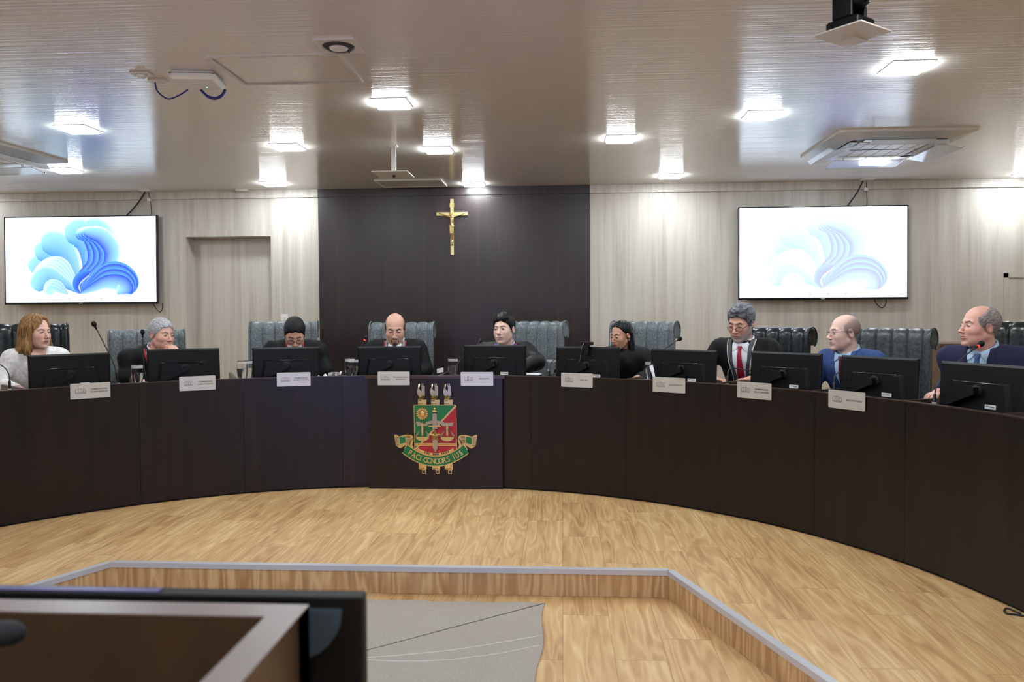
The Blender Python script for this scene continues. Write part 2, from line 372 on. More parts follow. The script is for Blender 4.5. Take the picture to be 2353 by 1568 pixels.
# ------------------------------------------------------------------ televisions
def petals(x0, x1, z0, z1, y, wash):
    """a generic abstract wallpaper: layered curled blue ribbons on a white ground (a picture shown on a flat screen)"""
    vs, fs, cs = [], [], []
    W_, H_ = x1-x0, z1-z0
    def P(u, v, l): return (x0+u*W_, y-.0012-.00006*l, z0+v*H_)
    lay = [0]
    def ribbon(cl, wd, c0, c1, n=34, k=7):
        pts = bez([(a, b, 0) for a, b in cl], 9); n = len(pts); o = len(vs); lay[0] += 1
        for i, p in enumerate(pts):
            t = i/(n-1); q = pts[min(i+1, n-1)]-pts[max(i-1, 0)]; q = Vector((q.x, q.y*H_/W_, 0)).normalized(); nn = Vector((-q.y, q.x*W_/H_, 0))
            w = wd*1.75*(math.sin(math.pi*min(1, t*1.0))**.5)*(.20+.8*t)
            for j in range(k):
                s = j/(k-1); pp = p+nn*w*(s-.5)
                vs.append(P(max(0, min(1, pp.x)), max(.085, min(1, pp.y)), lay[0]))
                e = s**1.5; edge = 1 if s < .12 else 0
                c = [c0[m]*(1-e)+c1[m]*e for m in range(3)]
                if edge: c = [.85, 1.0, 1.0]
                d = min(1, (1-t)*1.1); c = [c[m]*(1-.35*d)+(.05, .12, .75)[m]*.35*d for m in range(3)]
                c = [(c[m]*(1-wash)+1.0*wash)*.55 for m in range(3)]
                cs.append(c)
        for i in range(n-1):
            for j in range(k-1): a = o+i*k+j; fs.append((a, a+1, a+k+1, a+k))
    # ground
    g = 12
    for i in range(g+1):
        for j in range(g+1):
            u, v = i/g, j/g; vs.append((x0+u*W_, y-.0006, z0+v*H_)); e = max(0, 1-math.hypot((u-.5)*1.3, v-.5)*1.3)
            b = .93+.07*e; cs.append([b*(.66+.1*wash+.04*e), b*(.82), b])
    for i in range(g):
        for j in range(g): a = i*(g+1)+j; fs.append((a, a+1, a+g+2, a+g+1))
    lt, md, dk = (.36, .78, .98), (.06, .30, .90), (.01, .04, .74)
    R0 = (.50, .12)
    back = [([R0, (.40, .30), (.30, .42), (.22, .44), (.17, .36)], .13), ([R0, (.42, .42), (.34, .56), (.26, .60), (.20, .56)], .13), ([R0, (.46, .40), (.40, .62), (.32, .70), (.24, .68)], .15),
            ([R0, (.56, .42), (.56, .68), (.50, .82), (.40, .78)], .17), ([R0, (.60, .40), (.66, .62), (.62, .82), (.52, .88)], .16)]
    for c, w in back: ribbon(c, w, lt, md)
    for k in range(7):
        a = k/6; ribbon([R0, (.50+.10*a, .30), (.58+.11*a, .44), (.60+.11*a, .62), (.56+.08*a, .78), (.47+.05*a, .80+.03*a)], .095, lt, md if k % 2 else dk)
    for k in range(5):
        a = k/4; ribbon([(.50, .10), (.44-.05*a, .26-.03*a), (.36-.07*a, .42-.1*a), (.27-.04*a, .36-.10*a), (.20-.01*a, .20-.05*a)], .12, lt, md)
    for k in range(6):
        a = k/5; ribbon([(.49, .10), (.56, .18-.03*a), (.66+.01*a, .36-.13*a), (.76, .36-.15*a), (.83-.04*a, .22-.08*a), (.76-.02*a, .09)], .10, lt, md if k % 2 == 0 else dk)
    ribbon([(.50, .10), (.47, .18), (.49, .28), (.56, .36)], .05, dk, md)
    for k in range(3): ribbon([(.42, .09), (.36-.02*k, .2-.02*k), (.30, .20-.03*k), (.27+.02*k, .09)], .06, lt, (.6, .9, 1))
    return vs, fs, cs
def television(lab, x0, x1, zt, zb, wash, bright, tilt):
    cx = (x0+x1)/2; W_ = x1-x0; H_ = zt-zb
    r = empty('television', lab, 'television', (cx, YW-.09, zt)); r.rotation_euler = (tilt, 0, 0)
    MB().box(-W_/2, W_/2, -.0, .035, -H_, 0, b=0).build('housing', 'blackgloss', r)
    bz = MB(); b = .011
    for q in ((-W_/2, W_/2, -b, 0), (-W_/2, W_/2, -H_, -H_+.022), (-W_/2, -W_/2+b, -H_, 0), (W_/2-b, W_/2, -H_, 0)): bz.box(q[0], q[1], -.005, 0, q[2], q[3])
    bz.build('bezel', 'blackgloss', r)
    vs, fs, cs = petals(-W_/2+b, W_/2-b, -H_+.022, -b, 0, wash)
    mm = vmat('screen_picture', emis=bright)
    MB().add(vs, fs).build('screen', mm, r, smooth='all', cols=cs, recalc=False)
    u = -H_+.022+.035; IC = [k_ for k_ in [mat('icon_cyan', (.4, .8, .9), .5, emit=(.5, .9, 1), es=1.0), mat('icon_red', (.9, .3, .3), .5, emit=(1, .35, .35), es=.9), mat('icon_grey', (.5, .5, .6), .5, emit=(.75, .78, .85), es=.9)]]
    scr = [c_ for c_ in r.children if c_.name.startswith('screen')][0]
    for k, c in enumerate((-.30, -.13, -.07, 0, .05, .11, .17, .23)): MB().box(c-.012, c+.012, -.0036, -.0032, u-.012, u+.012).build('taskbar_icon', IC[k % 3], scr)
    lg = MB(); lg.box(-.02, .02, -.0056, -.005, -H_+.006, -H_+.014); lg.build('logo_strip', 'steel', r)
    br = MB(); br.box(-.28, .28, .035, .05, -H_*.75, -H_*.25); br.box(-.03, .03, .035, .092, -H_*.55, -H_*.4); br.build('wall_bracket', 'blackmatt', r)
    return r
television('wall television left of the doorway showing a blue ribbon wallpaper', -6.03, -4.325, 2.50, 1.55, .0, 1.6, math.radians(-1.2))
television('wall television right of the dark wall showing a washed-out blue ribbon wallpaper', 1.803, 3.49, 2.50, 1.55, .32, 2.0, math.radians(-1.2))
def cableobj(name, pts, r, m, lab, cat='cable', n=8):
    o = MB().tube(bez(pts, 8), r, n).build(name, m, smooth='all'); tag(o, lab, cat); return o
# outlets in the ceiling with the television cables
for px, lab, side in ((340, 'left', 0), (1990, 'right', 1)):
    p = aty(px, 452 if not side else 428, YW-.06)
    o = MB().box(p[0]-.06, p[0]+.06, YW-.14, YW-.03, HC-.008, HC).build('ceiling_outlet', 'white'); tag(o, 'white cable outlet plate in the ceiling above the %s television' % lab, 'outlet')
    tx = aty((284 if not side else 1944), 490, YW-.05)
    cableobj('power_cable', [(p[0]-.03, YW-.06, HC-.008), ((p[0]+tx[0])/2+.01, YW-.04, 2.63), (tx[0], YW-.035, 2.48)], .007, 'cable', 'thick black cable running down to the top of the %s television' % lab)
    c = cableobj('signal_cable', [(p[0]+.005, YW-.06, HC-.008), (p[0]+.012, YW-.04, 2.66), (p[0]+.02, YW-.035, 2.58), (p[0]+.022, YW-.035, 2.49)], .004, 'cable', 'thin cable with a white plug dropping to the %s television' % lab)
    pl = MB().box(p[0]-.012, p[0]+.022, YW-.055, YW-.032, 2.655, 2.685).build('white_plug', 'white', c)
    b0 = aty((352 if not side else 2008), 697, YW-.05); b1 = aty((374 if not side else 2036), 697, YW-.05)
    cableobj('loose_cable', [(b0[0], YW-.055, 1.56), (b0[0]+.03, YW-.05, 1.50), ((b0[0]+b1[0])/2+.02, YW-.05, 1.463), (b1[0]-.005, YW-.05, 1.50), (b1[0], YW-.055, 1.56)], .0045, 'cable', 'loop of loose cable hanging below the %s television' % lab)
o = MB().box(*[aty(647, 733, YW)[0]-.0, aty(662, 733, YW)[0]], YW-.01, YW, aty(655, 748, YW)[2], aty(655, 722, YW)[2]).build('light_switch', 'white'); tag(o, 'white light switch plate on the pale wall right of the doorway', 'switch')
ks = MB().box(aty(652, 733, YW)[0], aty(658, 733, YW)[0], YW-.013, YW-.01, aty(655, 740, YW)[2], aty(655, 729, YW)[2]).build('rocker', 'offwhite', o)

# ------------------------------------------------------------------ ceiling fittings
def frame_mb(x0, x1, y0, y1, w, z0, z1):
    b = MB(); b.box(x0, x1, y0, y0+w, z0, z1); b.box(x0, x1, y1-w, y1, z0, z1); b.box(x0, x0+w, y0+w, y1-w, z0, z1); b.box(x1-w, x1, y0+w, y1-w, z0, z1); return b
def hatch(lab, x0, x1, y0, y1):
    r = empty('access_hatch', lab, 'hatch', ((x0+x1)/2, (y0+y1)/2, HC)); a, b = (x1-x0)/2, (y1-y0)/2
    frame_mb(-a, a, -b, b, .022, -.012, 0).build('hatch_frame', 'offwhite', r)
    MB().box(-a+.03, a-.03, -b+.03, b-.03, -.005, 0).build('hatch_panel', 'ceiling', r)
hatch('large square access hatch in the ceiling beside the exhaust grille', -1.83, -1.13, 4.04, 4.55)
hatch('small access hatch in the ceiling right against the dark wall', -1.86, -1.19, 7.86, 8.3)
r = empty('exhaust_grille', 'square exhaust grille with a round opening beside the large hatch', 'vent', (-1.1, 3.93, HC))
g = MB(); a = .10
g.box(-a, a, -a, a, -.012, 0); g.build('grille_plate', 'offwhite', r)
MB().lathe([(.045, -.016), (.048, -.020), (.075, -.020), (.080, -.012)], 32, caps=False).build('dark_ring', 'acgrey', r, smooth='all')
MB().lathe([(.001, -.026), (.04, -.026), (.046, -.020), (.046, -.012)], 32).build('round_cover', 'offwhite', r, smooth='all')
MB().lathe([(.001, -.015), (.004, -.015), (.004, -.012)], 8, c=(.03, .088, 0)).build('screw', 'acgrey', r)
# hanging bracket with a shelf plate
zb = aty(905, 401, 6.3)[2]
r = empty('hanging_bracket', 'empty white pole bracket with a square shelf hanging from the ceiling before the dark wall', 'bracket', (-1.33, 6.3, HC))
MB().box(-.018, .018, -.012, .012, zb-HC, 0).build('pole', 'offwhite', r)
MB().box(-.14, .14, -.17, .11, zb-HC-.006, zb-HC).build('shelf_plate', 'offwhite', r)
MB().box(-.03, .03, -.03, .03, -.008, 0).build('mounting_flange', 'offwhite', r)
MB().lathe([(.001, -.022), (.012, -.022), (.012, -.006)], 12, c=(0, .0, zb-HC)).build('bolt', 'acgrey', r)
# hanging camera at the top right
pc = np.array([(CO+ray(1957, 76)*t) for t in (3.14,)][0])
r = empty('ceiling_camera', 'black motorised camera on a hanging shelf plate, cut by the top frame edge', 'camera', (pc[0], pc[1], HC), math.radians(38))
zp = pc[2]-HC
MB().box(-.105, .105, -.105, .105, zp-.005, zp).build('shelf_plate', 'offwhite', r)
MB().box(.045, .085, .015, .045, zp, 0).build('pole', 'offwhite', r)
MB().box(.02, .105, -.005, .06, zp-.012, zp-.005).build('pole_foot', 'offwhite', r)
MB().box(-.095, .025, -.085, .055, zp, zp+.035, b=.012).build('camera_base', 'black', r, smooth=True)
ar = MB(); ar.box(-.09, -.072, -.055, .03, zp+.035, zp+.15, b=.008); ar.build('yoke_arm', 'black', r, smooth=True)
ar = MB(); ar.box(.002, .02, -.055, .03, zp+.035, zp+.15, b=.008); ar.build('yoke_arm', 'black', r, smooth=True)
hd = MB(); hd.lathe([(.001, -.07), (.036, -.07), (.044, -.06), (.047, .03), (.04, .045), (.001, .045)], 24, c=(-.035, -.01, zp+.115), axis='y'); hd.build('camera_head', 'black', r, smooth=True)
hd = MB(); hd.lathe([(.001, -.083), (.026, -.083), (.03, -.07)], 24, c=(-.035, -.01, zp+.115), axis='y'); hd.build('lens', 'blackgloss', r, smooth=True)
MB().tube(bez([(.0, .05, zp+.02), (.035, .04, zp+.03), (.055, 0., zp+.10), (.06, .01, zp+.19)], 8), .006).build('camera_cable', 'cable', r, smooth='all')
# wireless router and small detector
pa = atz(455, 186, HC-.03)
r = empty('wireless_router', 'white rounded wireless router box on the ceiling with blue cables', 'router', (pa[0], pa[1], HC), math.radians(8))
MB().box(-.12, .12, -.115, .115, -.050, 0, b=.022).build('router_body', 'white', r, smooth=True)
MB().box(-.121, .121, -.116, .116, -.0200, -.0180).build('shadow_gap', 'acgrey', r)
MB().box(-.03, .02, -.012, .0, -.0515, -.050).build('logo', 'offwhite', r)
MB().box(.03, .036, .05, .056, -.0515, -.050).build('status_light', 'greenled', r)
p1 = atz(425, 212, HC-.03); p0 = atz(356, 184, HC); pm = atz(385, 226, HC-.09)
cableobj('network_cable', [p0-np.array([0, 0, .01]), aty(362, 210, p0[1]), aty(385, 227, p0[1]), aty(410, 220, p0[1]), aty(432, 206, p0[1]+.02)], .0045, 'bluecable', 'blue network cable drooping from the small wall box to the router')
cableobj('network_cable_bundle', [aty(462, 208, p0[1]+.03), aty(478, 222, p0[1]), aty(496, 226, p0[1]), aty(510, 219, p0[1]), aty(517, 207, p0[1]+.03)], .0085, 'bluecable', 'bundle of blue cables looping out under the router')
p = atz(325, 168, HC)
r = empty('smoke_detector', 'small beige sensor on the ceiling left of the router', 'detector', (p[0], p[1], HC)); MB().box(-.055, .055, -.035, .035, -.010, 0, b=.006).build('sensor_base', 'offwhite', r)
MB().lathe([(.001, -.028), (.02, -.028), (.028, -.02), (.03, -.010)], 20).build('sensor_lens', 'white', r, smooth='all')
p = atz(364, 183, HC)
o = MB().box(p[0]-.05, p[0]+.05, p[1]-.03, p[1]+.03, HC-.014, HC, b=.006).build('junction_box', 'offwhite'); tag(o, 'flat beige junction box between the sensor and the router', 'box')
p = atz(582, 445, HC)
o = MB().box(p[0]-.06, p[0]+.06, 8.28, 8.33, HC-.02, HC).build('cable_cover', 'offwhite'); tag(o, 'short white cover strip on the ceiling above the doorway', 'cover')

# ------------------------------------------------------------------ ceiling air conditioners
def aircon(lab, cx, cy, rz):
    r = empty('air_conditioner', lab, 'air conditioner', (cx, cy, HC), rz)
    a = .5
    f = MB(); n = 5
    o1 = rrect(-a, a, -a, a, .03); o2 = rrect(-.36, .36, -.36, .36, .07); N_ = len(o1)
    for A, B, za, zb_ in ((o1, o1, 0, -.018), (o1, o2, -.018, -.045)):
        f.add([(p[0], p[1], za) for p in A]+[(p[0], p[1], zb_) for p in B], [(i, (i+1) % N_, N_+(i+1) % N_, N_+i) for i in range(N_)])
    f.build('panel_frame', 'offwhite', r, smooth=True)
    MB().prism(rrect(-.36, .36, -.36, .36, .07), -.040, -.012).build('outlet_slot', 'acgrey', r)
    g = MB(); g.box(-.27, .27, -.27, .27, -.052, -.012, b=.012); g.build('intake_grille', 'offwhite', r, smooth=True)
    gl = MB()
    for k in range(-2, 3): gl.box(k*.1-.0015, k*.1+.0015, -.255, .255, -.0535, -.052)
    gl.box(-.255, .255, -.003, .003, -.055, -.052); gl.build('grille_lines', 'acgrey', r)
    for k in range(4):
        q = MB(); q.box(-.26, .26, -.345, -.29, -.050, -.043); q.xf(Matrix.Rotation(k*math.pi/2, 4, 'Z')); q.build('louvre', 'white', r)
    for k in range(4):
        q = MB(); q.add([(-.29, -.31, -.075), (.29, -.31, -.075), (.29, -.47, -.105), (-.29, -.47, -.105), (-.29, -.31, -.079), (.29, -.31, -.079), (.29, -.47, -.109), (-.29, -.47, -.109)], [(0, 1, 2, 3), (7, 6, 5, 4), (0, 4, 5, 1), (1, 5, 6, 2), (2, 6, 7, 3), (3, 7, 4, 0)])
        q.add([(-.29, -.47, -.105), (.29, -.47, -.105), (.27, -.50, -.085), (-.27, -.50, -.085), (-.29, -.473, -.109), (.29, -.473, -.109), (.27, -.503, -.085), (-.27, -.503, -.085)], [(0, 1, 2, 3), (7, 6, 5, 4), (0, 4, 5, 1), (1, 5, 6, 2), (2, 6, 7, 3), (3, 7, 4, 0)])
        q.box(-.2, -.19, -.33, -.31, -.078, -.045); q.box(.19, .2, -.33, -.31, -.078, -.045)
        q.xf(Matrix.Rotation(k*math.pi/2, 4, 'Z')); q.build('wind_deflector', 'acrylic', r)
    return r
aircon('ceiling cassette air conditioner with clear deflectors above the right television', 2.54, 6.53, 0)
aircon('ceiling cassette air conditioner with clear deflectors at the left frame edge', -4.78, 6.22, math.radians(-5))
# ------------------------------------------------------------------ curved bench
HB = .92; ZT = .82       # front edge height, worktop height
bench = empty('curved_bench', 'long dark wood curved judges bench with a projecting middle panel', 'bench', (0, 0, 0))
PX0, PX1, PY = -1.58, -.483, 6.395
def arcpanel(a0, a1, r0, r1, z0, z1, n=None):
    n = n or max(2, int(abs(a1-a0)/math.radians(.8)))
    P = [a0+(a1-a0)*i/n for i in range(n+1)]; b = MB(); v = []
    for a in P:
        for r_, z in ((r0, z0), (r1, z0), (r1, z1), (r0, z1)): v.append(tuple(pol(r_, a, z)))
    f = []
    for i in range(n):
        for k in range(4): f.append((i*4+k, i*4+(k+1) % 4, (i+1)*4+(k+1) % 4, (i+1)*4+k))
    f += [(0, 1, 2, 3), tuple(range(n*4, n*4+4))[::-1]]
    return b.add(v, f)
angL = math.acos((-1.58-CC[0])/RD); angR = math.acos((-.483-CC[0])/RD)
def pxang(x, y): return ang(atz(x, y, 0))
sl = [math.radians(188), pxang(0, 1213)+.06, pxang(325, 1162), pxang(563, 1137), pxang(789, 1121), angL]
sr = [angR, pxang(1220, 1128), pxang(1435, 1150), pxang(1655, 1183), pxang(1872, 1233), pxang(2080, 1297), pxang(2353, 1417)-.05, math.radians(-8)]
for S in (sl, sr):
    for a, b in zip(S[:-1], S[1:]):
        g = .0003
        arcpanel(a-g, b+g, RD, RD+.025, .014, HB-.004).build('front_panel', 'bench' if abs(a-b) > .12 else 'benchflat', bench, smooth=True)
for a, b in ((sl[0], sl[-1]), (sr[0], sr[-1])):
    arcpanel(a, b, RD-.004, RD+.032, HB-.004, HB+.002).build('top_edge', 'benchedge', bench, smooth=True)
    arcpanel(a, b, RD+.015, RD+.03, 0, .014).build('kick_strip', 'blackmatt', bench)
# middle panel
MB().box(PX0, PX1, PY-.012, PY+.09, .0, HB-.02).build('podium_panel', 'benchflat', bench)
MB().box(PX0-.02, PX1+.02, PY-.030, PY+.09, HB-.02, HB+.002).build('podium_ledge', 'benchedge', bench)
arcpanel(math.radians(188), math.radians(-8), RD+.0255, RD+.585, ZT-.03, ZT).build('worktop', 'worktop', bench)
arcpanel(math.radians(188), math.radians(-8), RD+.10, RD+.12, .12, ZT-.03).build('modesty_panel', 'bench', bench)
divs = [((66, 893), 'a'), ((331, 878), ''), ((543, 867), ''), ((778, 861), ''), ((1010, 861), ''), ((1244, 865), ''), ((1436, 871), ''), ((1640, 881), ''), ((1856, 902), ''), ((2066, 925), ''), ((2290, 955), '')]
for (p, _) in divs:
    a = ang(atR(p[0], p[1], RD)); b = MB(); b.box(0, .74 if 540 < p[0] < 550 else .56, -.011, .011, ZT, HB+.001)
    b.xf(Matrix.Translation(pol(RD+.026, a)) @ Matrix.Rotation(a, 4, 'Z')); b.build('divider', 'worktop', bench)
cableobj('floor_cable', [atz(2353, 1416, .006), atz(2336, 1413, .005), atz(2315, 1411, .005), atz(2308, 1404, .006), atz(2316, 1399, .012), atz(2345, 1411, .012)], .005, 'cable', 'small loop of black cable on the floor at the right foot of the bench')

# ------------------------------------------------------------------ emblem (relief on the middle panel), local frame: x right, z up, y toward viewer negative
def E2(u, v): return ((u-905)/1612.+(aty(1001.6, 1000, PY)[0]), (985-v)/1612.+aty(1001.6, 1025.9, PY)[2])
EY = PY-.0125
emb = empty('coat_of_arms', 'green and red gilded coat of arms with scales and sword on the middle panel', 'emblem', (0, 0, 0))
def ep(poly, d0, d1, name, m, parent=None, taper=0., mb=None):
    b = mb or MB(); b.prism([E2(*p) for p in poly], d0, d1, fr=lambda u, v, w: (u, EY-w, v), taper=taper)
    return b if mb is not None else b.build(name, m, parent or emb)
def off(poly, k):
    cx = sum(p[0] for p in poly)/len(poly); cy = sum(p[1] for p in poly)/len(poly)
    return [(cx+(p[0]-cx)*k, cy+(p[1]-cy)*k) for p in poly]
# shield
bot = [(1192-(i/12)*567, 1035+math.sin(math.pi*i/12)*68) for i in range(13)]
sh = [(640, 428), (622, 440), (618, 470), (622, 1035)][::-1]
shield = [(1185, 1035)] if 0 else []
outline = [(632, 430), (1170, 430), (1186, 446), (1192, 1035)]+bot[1:-1]+[(625, 1035), (618, 446)]
ep(outline, 0, .012, 'shield', 'goldm', taper=.01)
inner_r = [(1178, 462), (1180, 1030)]+[(1180-(i/10)*540, 1030+math.sin(math.pi*i/10)*55) for i in range(1, 10)]+[(645, 1030)]
ep(inner_r, .012, .0145, 'red_field', 'red')
ep([(630, 442), (1166, 442), (636, 1010)], .012, .0145, 'green_field', 'green')
ep([(1170, 442), (1180, 455), (642, 1032), (632, 1022)], .012, .018, 'diagonal_strip', 'goldm')
b = MB(); ep([(628, 938), (1188, 938), (1188, 972), (628, 972)], .012, .019, '', '', mb=b); b.build('cross_bar', 'orange', emb)
b = MB(); ep([(628, 936), (1188, 936), (1188, 946), (628, 946)], .019, .021, '', '', mb=b); ep([(628, 964), (1188, 964), (1188, 972), (628, 972)], .019, .021, '', '', mb=b); b.build('bar_rim', 'goldm', emb)
# sun
b = MB()
for k in range(16):
    a = 2*math.pi*k/16; c, s_ = math.cos(a), math.sin(a); w = 15
    q = [(738+c*36-s_*w*.7, 550+s_*36+c*w*.7), (738+c*74-s_*w, 550+s_*74+c*w), (738+c*96, 550+s_*96), (738+c*74+s_*w, 550+s_*74-c*w), (738+c*36+s_*w*.7, 550+s_*36-c*w*.7)]
    ep(q, .0145, .026, '', '', mb=b, taper=.35)
b.build('sun_rays', 'goldm', emb)
cx, cz = E2(738, 550); MB().ell((cx, EY-.016, cz), (.026, .014, .026), 24, 12).build('sun_disc', 'goldm', emb, smooth='all')
# sword
b = MB(); ep([(872, 545), (885, 535), (918, 535), (931, 545), (938, 660), (943, 760), (865, 760), (868, 660)], .0145, .030, '', '', mb=b, taper=.1)
ep([(868, 890), (905, 872), (945, 890), (945, 1000), (911, 1070), (868, 1000)], .0145, .030, '', '', mb=b, taper=.12); b.build('sword_blade', 'silver', emb)
b = MB()
for (u, v, ru, rv) in ((900, 484, 19, 17), (899, 517, 38, 17)):
    x, z = E2(u, v); b.ell((x, EY-.022, z), (ru/1612, .014, rv/1612), 16, 10)
b.build('sword_pommel', 'goldm', emb, smooth='all')
ep([(818, 700), (985, 700), (985, 722), (818, 722)], .0145, .036, 'sword_guard', 'goldm', taper=.05)
b = MB()
ep([(655, 655), (700, 655), (715, 668), (775, 680), (790, 655), (860, 638), (900, 628), (945, 638), (1015, 655), (1030, 668), (1080, 668), (1148, 663), (1135, 710), (1000, 712), (985, 690), (945, 680), (905, 655), (860, 680), (815, 690), (800, 712), (670, 712)], .0145, .026, '', '', mb=b)
b.build('scale_beam', 'silver', emb)
for cx_, n_ in ((740, 0), (1065, 1)):
    b = MB(); bowl = [(cx_-102, 845), (cx_+102, 845)]+[(cx_+102*math.cos(math.pi*i/12), 850+62*math.sin(math.pi*i/12)) for i in range(1, 12)]
    ep(bowl, .0145, .032, '', '', mb=b, taper=.15); b.build('scale_pan', 'goldm', emb)
    b = MB()
    for s_ in (-1, 1):
        for k in (0, 16): ep([(cx_+s_*(6+k*.3), 735), (cx_+s_*(14+k*.3), 735), (cx_+s_*(100-k), 845), (cx_+s_*(90-k), 845)], .0145, .022, '', '', mb=b)
    b.build('scale_cord', 'silver', emb)
    ep([(cx_-14, 665), (cx_, 655), (cx_+14, 665), (cx_+14, 835), (cx_, 850), (cx_-14, 835)], .022, .032, 'scale_hanger', 'goldm', taper=.1)
# star with ridges
b = MB(); cx, cz = E2(905, 838); pts = []
for k in range(10):
    a = -math.pi/2+math.pi*k/5; rr = 88 if k % 2 == 0 else 36
    pts.append(E2(905+rr*math.cos(a), 838+rr*math.sin(a)))
b.add([(p[0], EY-.030, p[1]) for p in pts]+[(cx, EY-.050, cz)]+[(p[0], EY-.020, p[1]) for p in pts], [(i, (i+1) % 10, 10) for i in range(10)]+[(i, 11+i, 11+(i+1) % 10, (i+1) % 10) for i in range(10)])
b.build('star', 'goldm', emb)
# banner
def arcpt(t, o):      # t 0..1 left->right along the ribbon centre, o offset outward
    u = 500+t*812; a = (t-.5)*2
    v = 1015+ (1-a*a)*165; nx, ny = a*.62, 1.; l = math.hypot(nx, ny)
    return (u+nx/l*o*1.0 if 1 else u, v+ny/l*o)
def band(o0, o1, d0, d1, name, m, t0=0., t1=1., mb=None):
    n = 32; b = mb or MB(); P = []
    for i in range(n+1):
        t = t0+(t1-t0)*i/n; p, q = E2(*arcpt(t, o0)), E2(*arcpt(t, o1))
        P.append([(p[0], EY-d1, p[1]), (q[0], EY-d1, q[1]), (q[0], EY-d0, q[1]), (p[0], EY-d0, p[1]), (p[0], EY-d1, p[1])])
    b.grid(P); b.add([P[0][k] for k in range(4)], [(0, 1, 2, 3)]); b.add([P[-1][k] for k in range(4)], [(0, 1, 2, 3)])
    return b if mb is not None else b.build(name, m, emb)
band(-72, 62, 0, .022, 'banner', 'green')
b = MB(); band(-78, -66, 0, .027, '', '', mb=b); band(52, 62, 0, .027, '', '', mb=b); b.build('banner_rim', 'goldm', emb)
band(-112, -80, 0, .019, 'banner_fold', 'goldm', .16, .84)
b = MB()
for t in (.30, .34, .38, .46, .49, .52, .55, .62, .66, .70, .74):
    p = arcpt(t, -96); ep([(p[0]-7, p[1]-11), (p[0]+7, p[1]-11), (p[0]+7, p[1]+9), (p[0]-7, p[1]+9)], .019, .0205, '', '', mb=b)
b.build('fold_figures', 'ink', emb)
for sgn in (-1, 1):
    X = lambda u: u if sgn < 0 else 2*908-u
    tail = [(362, 830), (385, 826), (430, 850), (520, 826), (580, 828), (612, 850), (618, 905), (600, 960), (622, 1010), (610, 1040), (560, 1010), (530, 1060), (492, 1062), (492, 1010), (520, 960), (450, 1005), (430, 1005), (382, 970)]
    ep([(X(u), v) for u, v in tail], 0, .016, 'banner_tail', 'goldm')
    ep([(X(u), v) for u, v in [(432, 862), (508, 850), (512, 930), (438, 950)]], .016, .019, 'tail_panel', 'green')
    b = MB()
    for k in range(7):
        v = 862+k*17; ep([(X(378), v), (X(426), v+2), (X(426), v+7), (X(378), v+5)], .016, .0185, '', '', mb=b)
        v = 850+k*16; ep([(X(518), v), (X(580), v-6), (X(580), v-1), (X(518), v+5)], .016, .0185, '', '', mb=b)
    ep([(X(600), 870), (X(560), 940), (X(560), 1000), (X(618), 1035), (X(612), 1025), (X(568), 995), (X(568), 942), (X(606), 876)], .016, .019, '', '', mb=b)
    b.build('tail_stripes', 'ink', emb)
# lettering along the banner
vs, fs = [], []
word = 'PACI CONCORS JUS'; adv = {'I': .5, ' ': .55, 'J': .75}
tot = sum(adv.get(c, 1.) for c in word); pos = 0
for ch in word:
    w_ = adv.get(ch, 1.); t = .055+.89*(pos+w_/2)/tot; pos += w_
    if ch == ' ': continue
    v, f = text_mb(ch, h=.044, depth=.004, sx=.80)
    p = E2(*arcpt(t, -4)); q = E2(*arcpt(t+.01, -4)); th = math.atan2(q[1]-p[1], q[0]-p[0]); o = len(vs)
    for a, c, d in v:
        x = a*math.cos(th)-c*math.sin(th); z = a*math.sin(th)+c*math.cos(th); vs.append((p[0]+x, EY-.022-max(0, d), p[1]+z))
    fs += [tuple(o+i for i in g) for g in f]
MB().add(vs, fs).build('lettering', 'goldm', emb)
# crests above and pendants below
for k, u0 in enumerate((715, 888, 1060)):
    b = MB(); ou = [(708, 140), (685, 146), (662, 180), (648, 225), (646, 275), (655, 325), (672, 360), (690, 372), (735, 372), (768, 330), (780, 250), (740, 240), (722, 215), (705, 190)]
    ep([(u-715+u0, v) for u, v in ou], 0, .034, '', '', mb=b, taper=.5); b.build('crest_blade', 'silver', emb)
    b = MB(); ep([(u-715+u0, v) for u, v in [(722, 152), (762, 152), (762, 185), (780, 185), (780, 320), (735, 320), (735, 190), (722, 190)]], .0, .038, '', '', mb=b, taper=.06); b.build('crest_tower', 'silver', emb)
    b = MB(); ep([(u-715+u0, v) for u, v in [(680, 368), (796, 368), (790, 430), (682, 430)]], 0, .02, '', '', mb=b); b.build('crest_base', 'goldm', emb)
    b = MB()
    for (a, c, d, e) in ((684, 376, 730, 388), (690, 410, 700, 424), (712, 410, 722, 424), (736, 410, 746, 424), (732, 162, 752, 176)):
        dd = .038 if c < 200 else .020; ep([(a-715+u0, c), (d-715+u0, c), (d-715+u0, e), (a-715+u0, e)], dd, dd+.001, '', '', mb=b)
    b.build('crest_openings', 'ink', emb)
for k, u0 in enumerate((733, 912, 1077)):
    b = MB(); ep([(u0-52, 1205), (u0+52, 1205), (u0+52, 1285), (u0+42, 1285), (u0+42, 1338), (u0-6, 1338), (u0-6, 1285), (u0-52, 1285)], 0, .016, '', '', mb=b); b.build('pendant', 'goldm', emb)
    b = MB()
    for a in (-40, -16, 10): ep([(u0+a, 1266), (u0+a+12, 1266), (u0+a+12, 1280), (u0+a, 1280)], .016, .017, '', '', mb=b)
    ep([(u0+4, 1292), (u0+34, 1292), (u0+34, 1330), (u0+4, 1330)], .016, .0165, '', '', mb=b); b.build('pendant_openings', 'ink', emb)

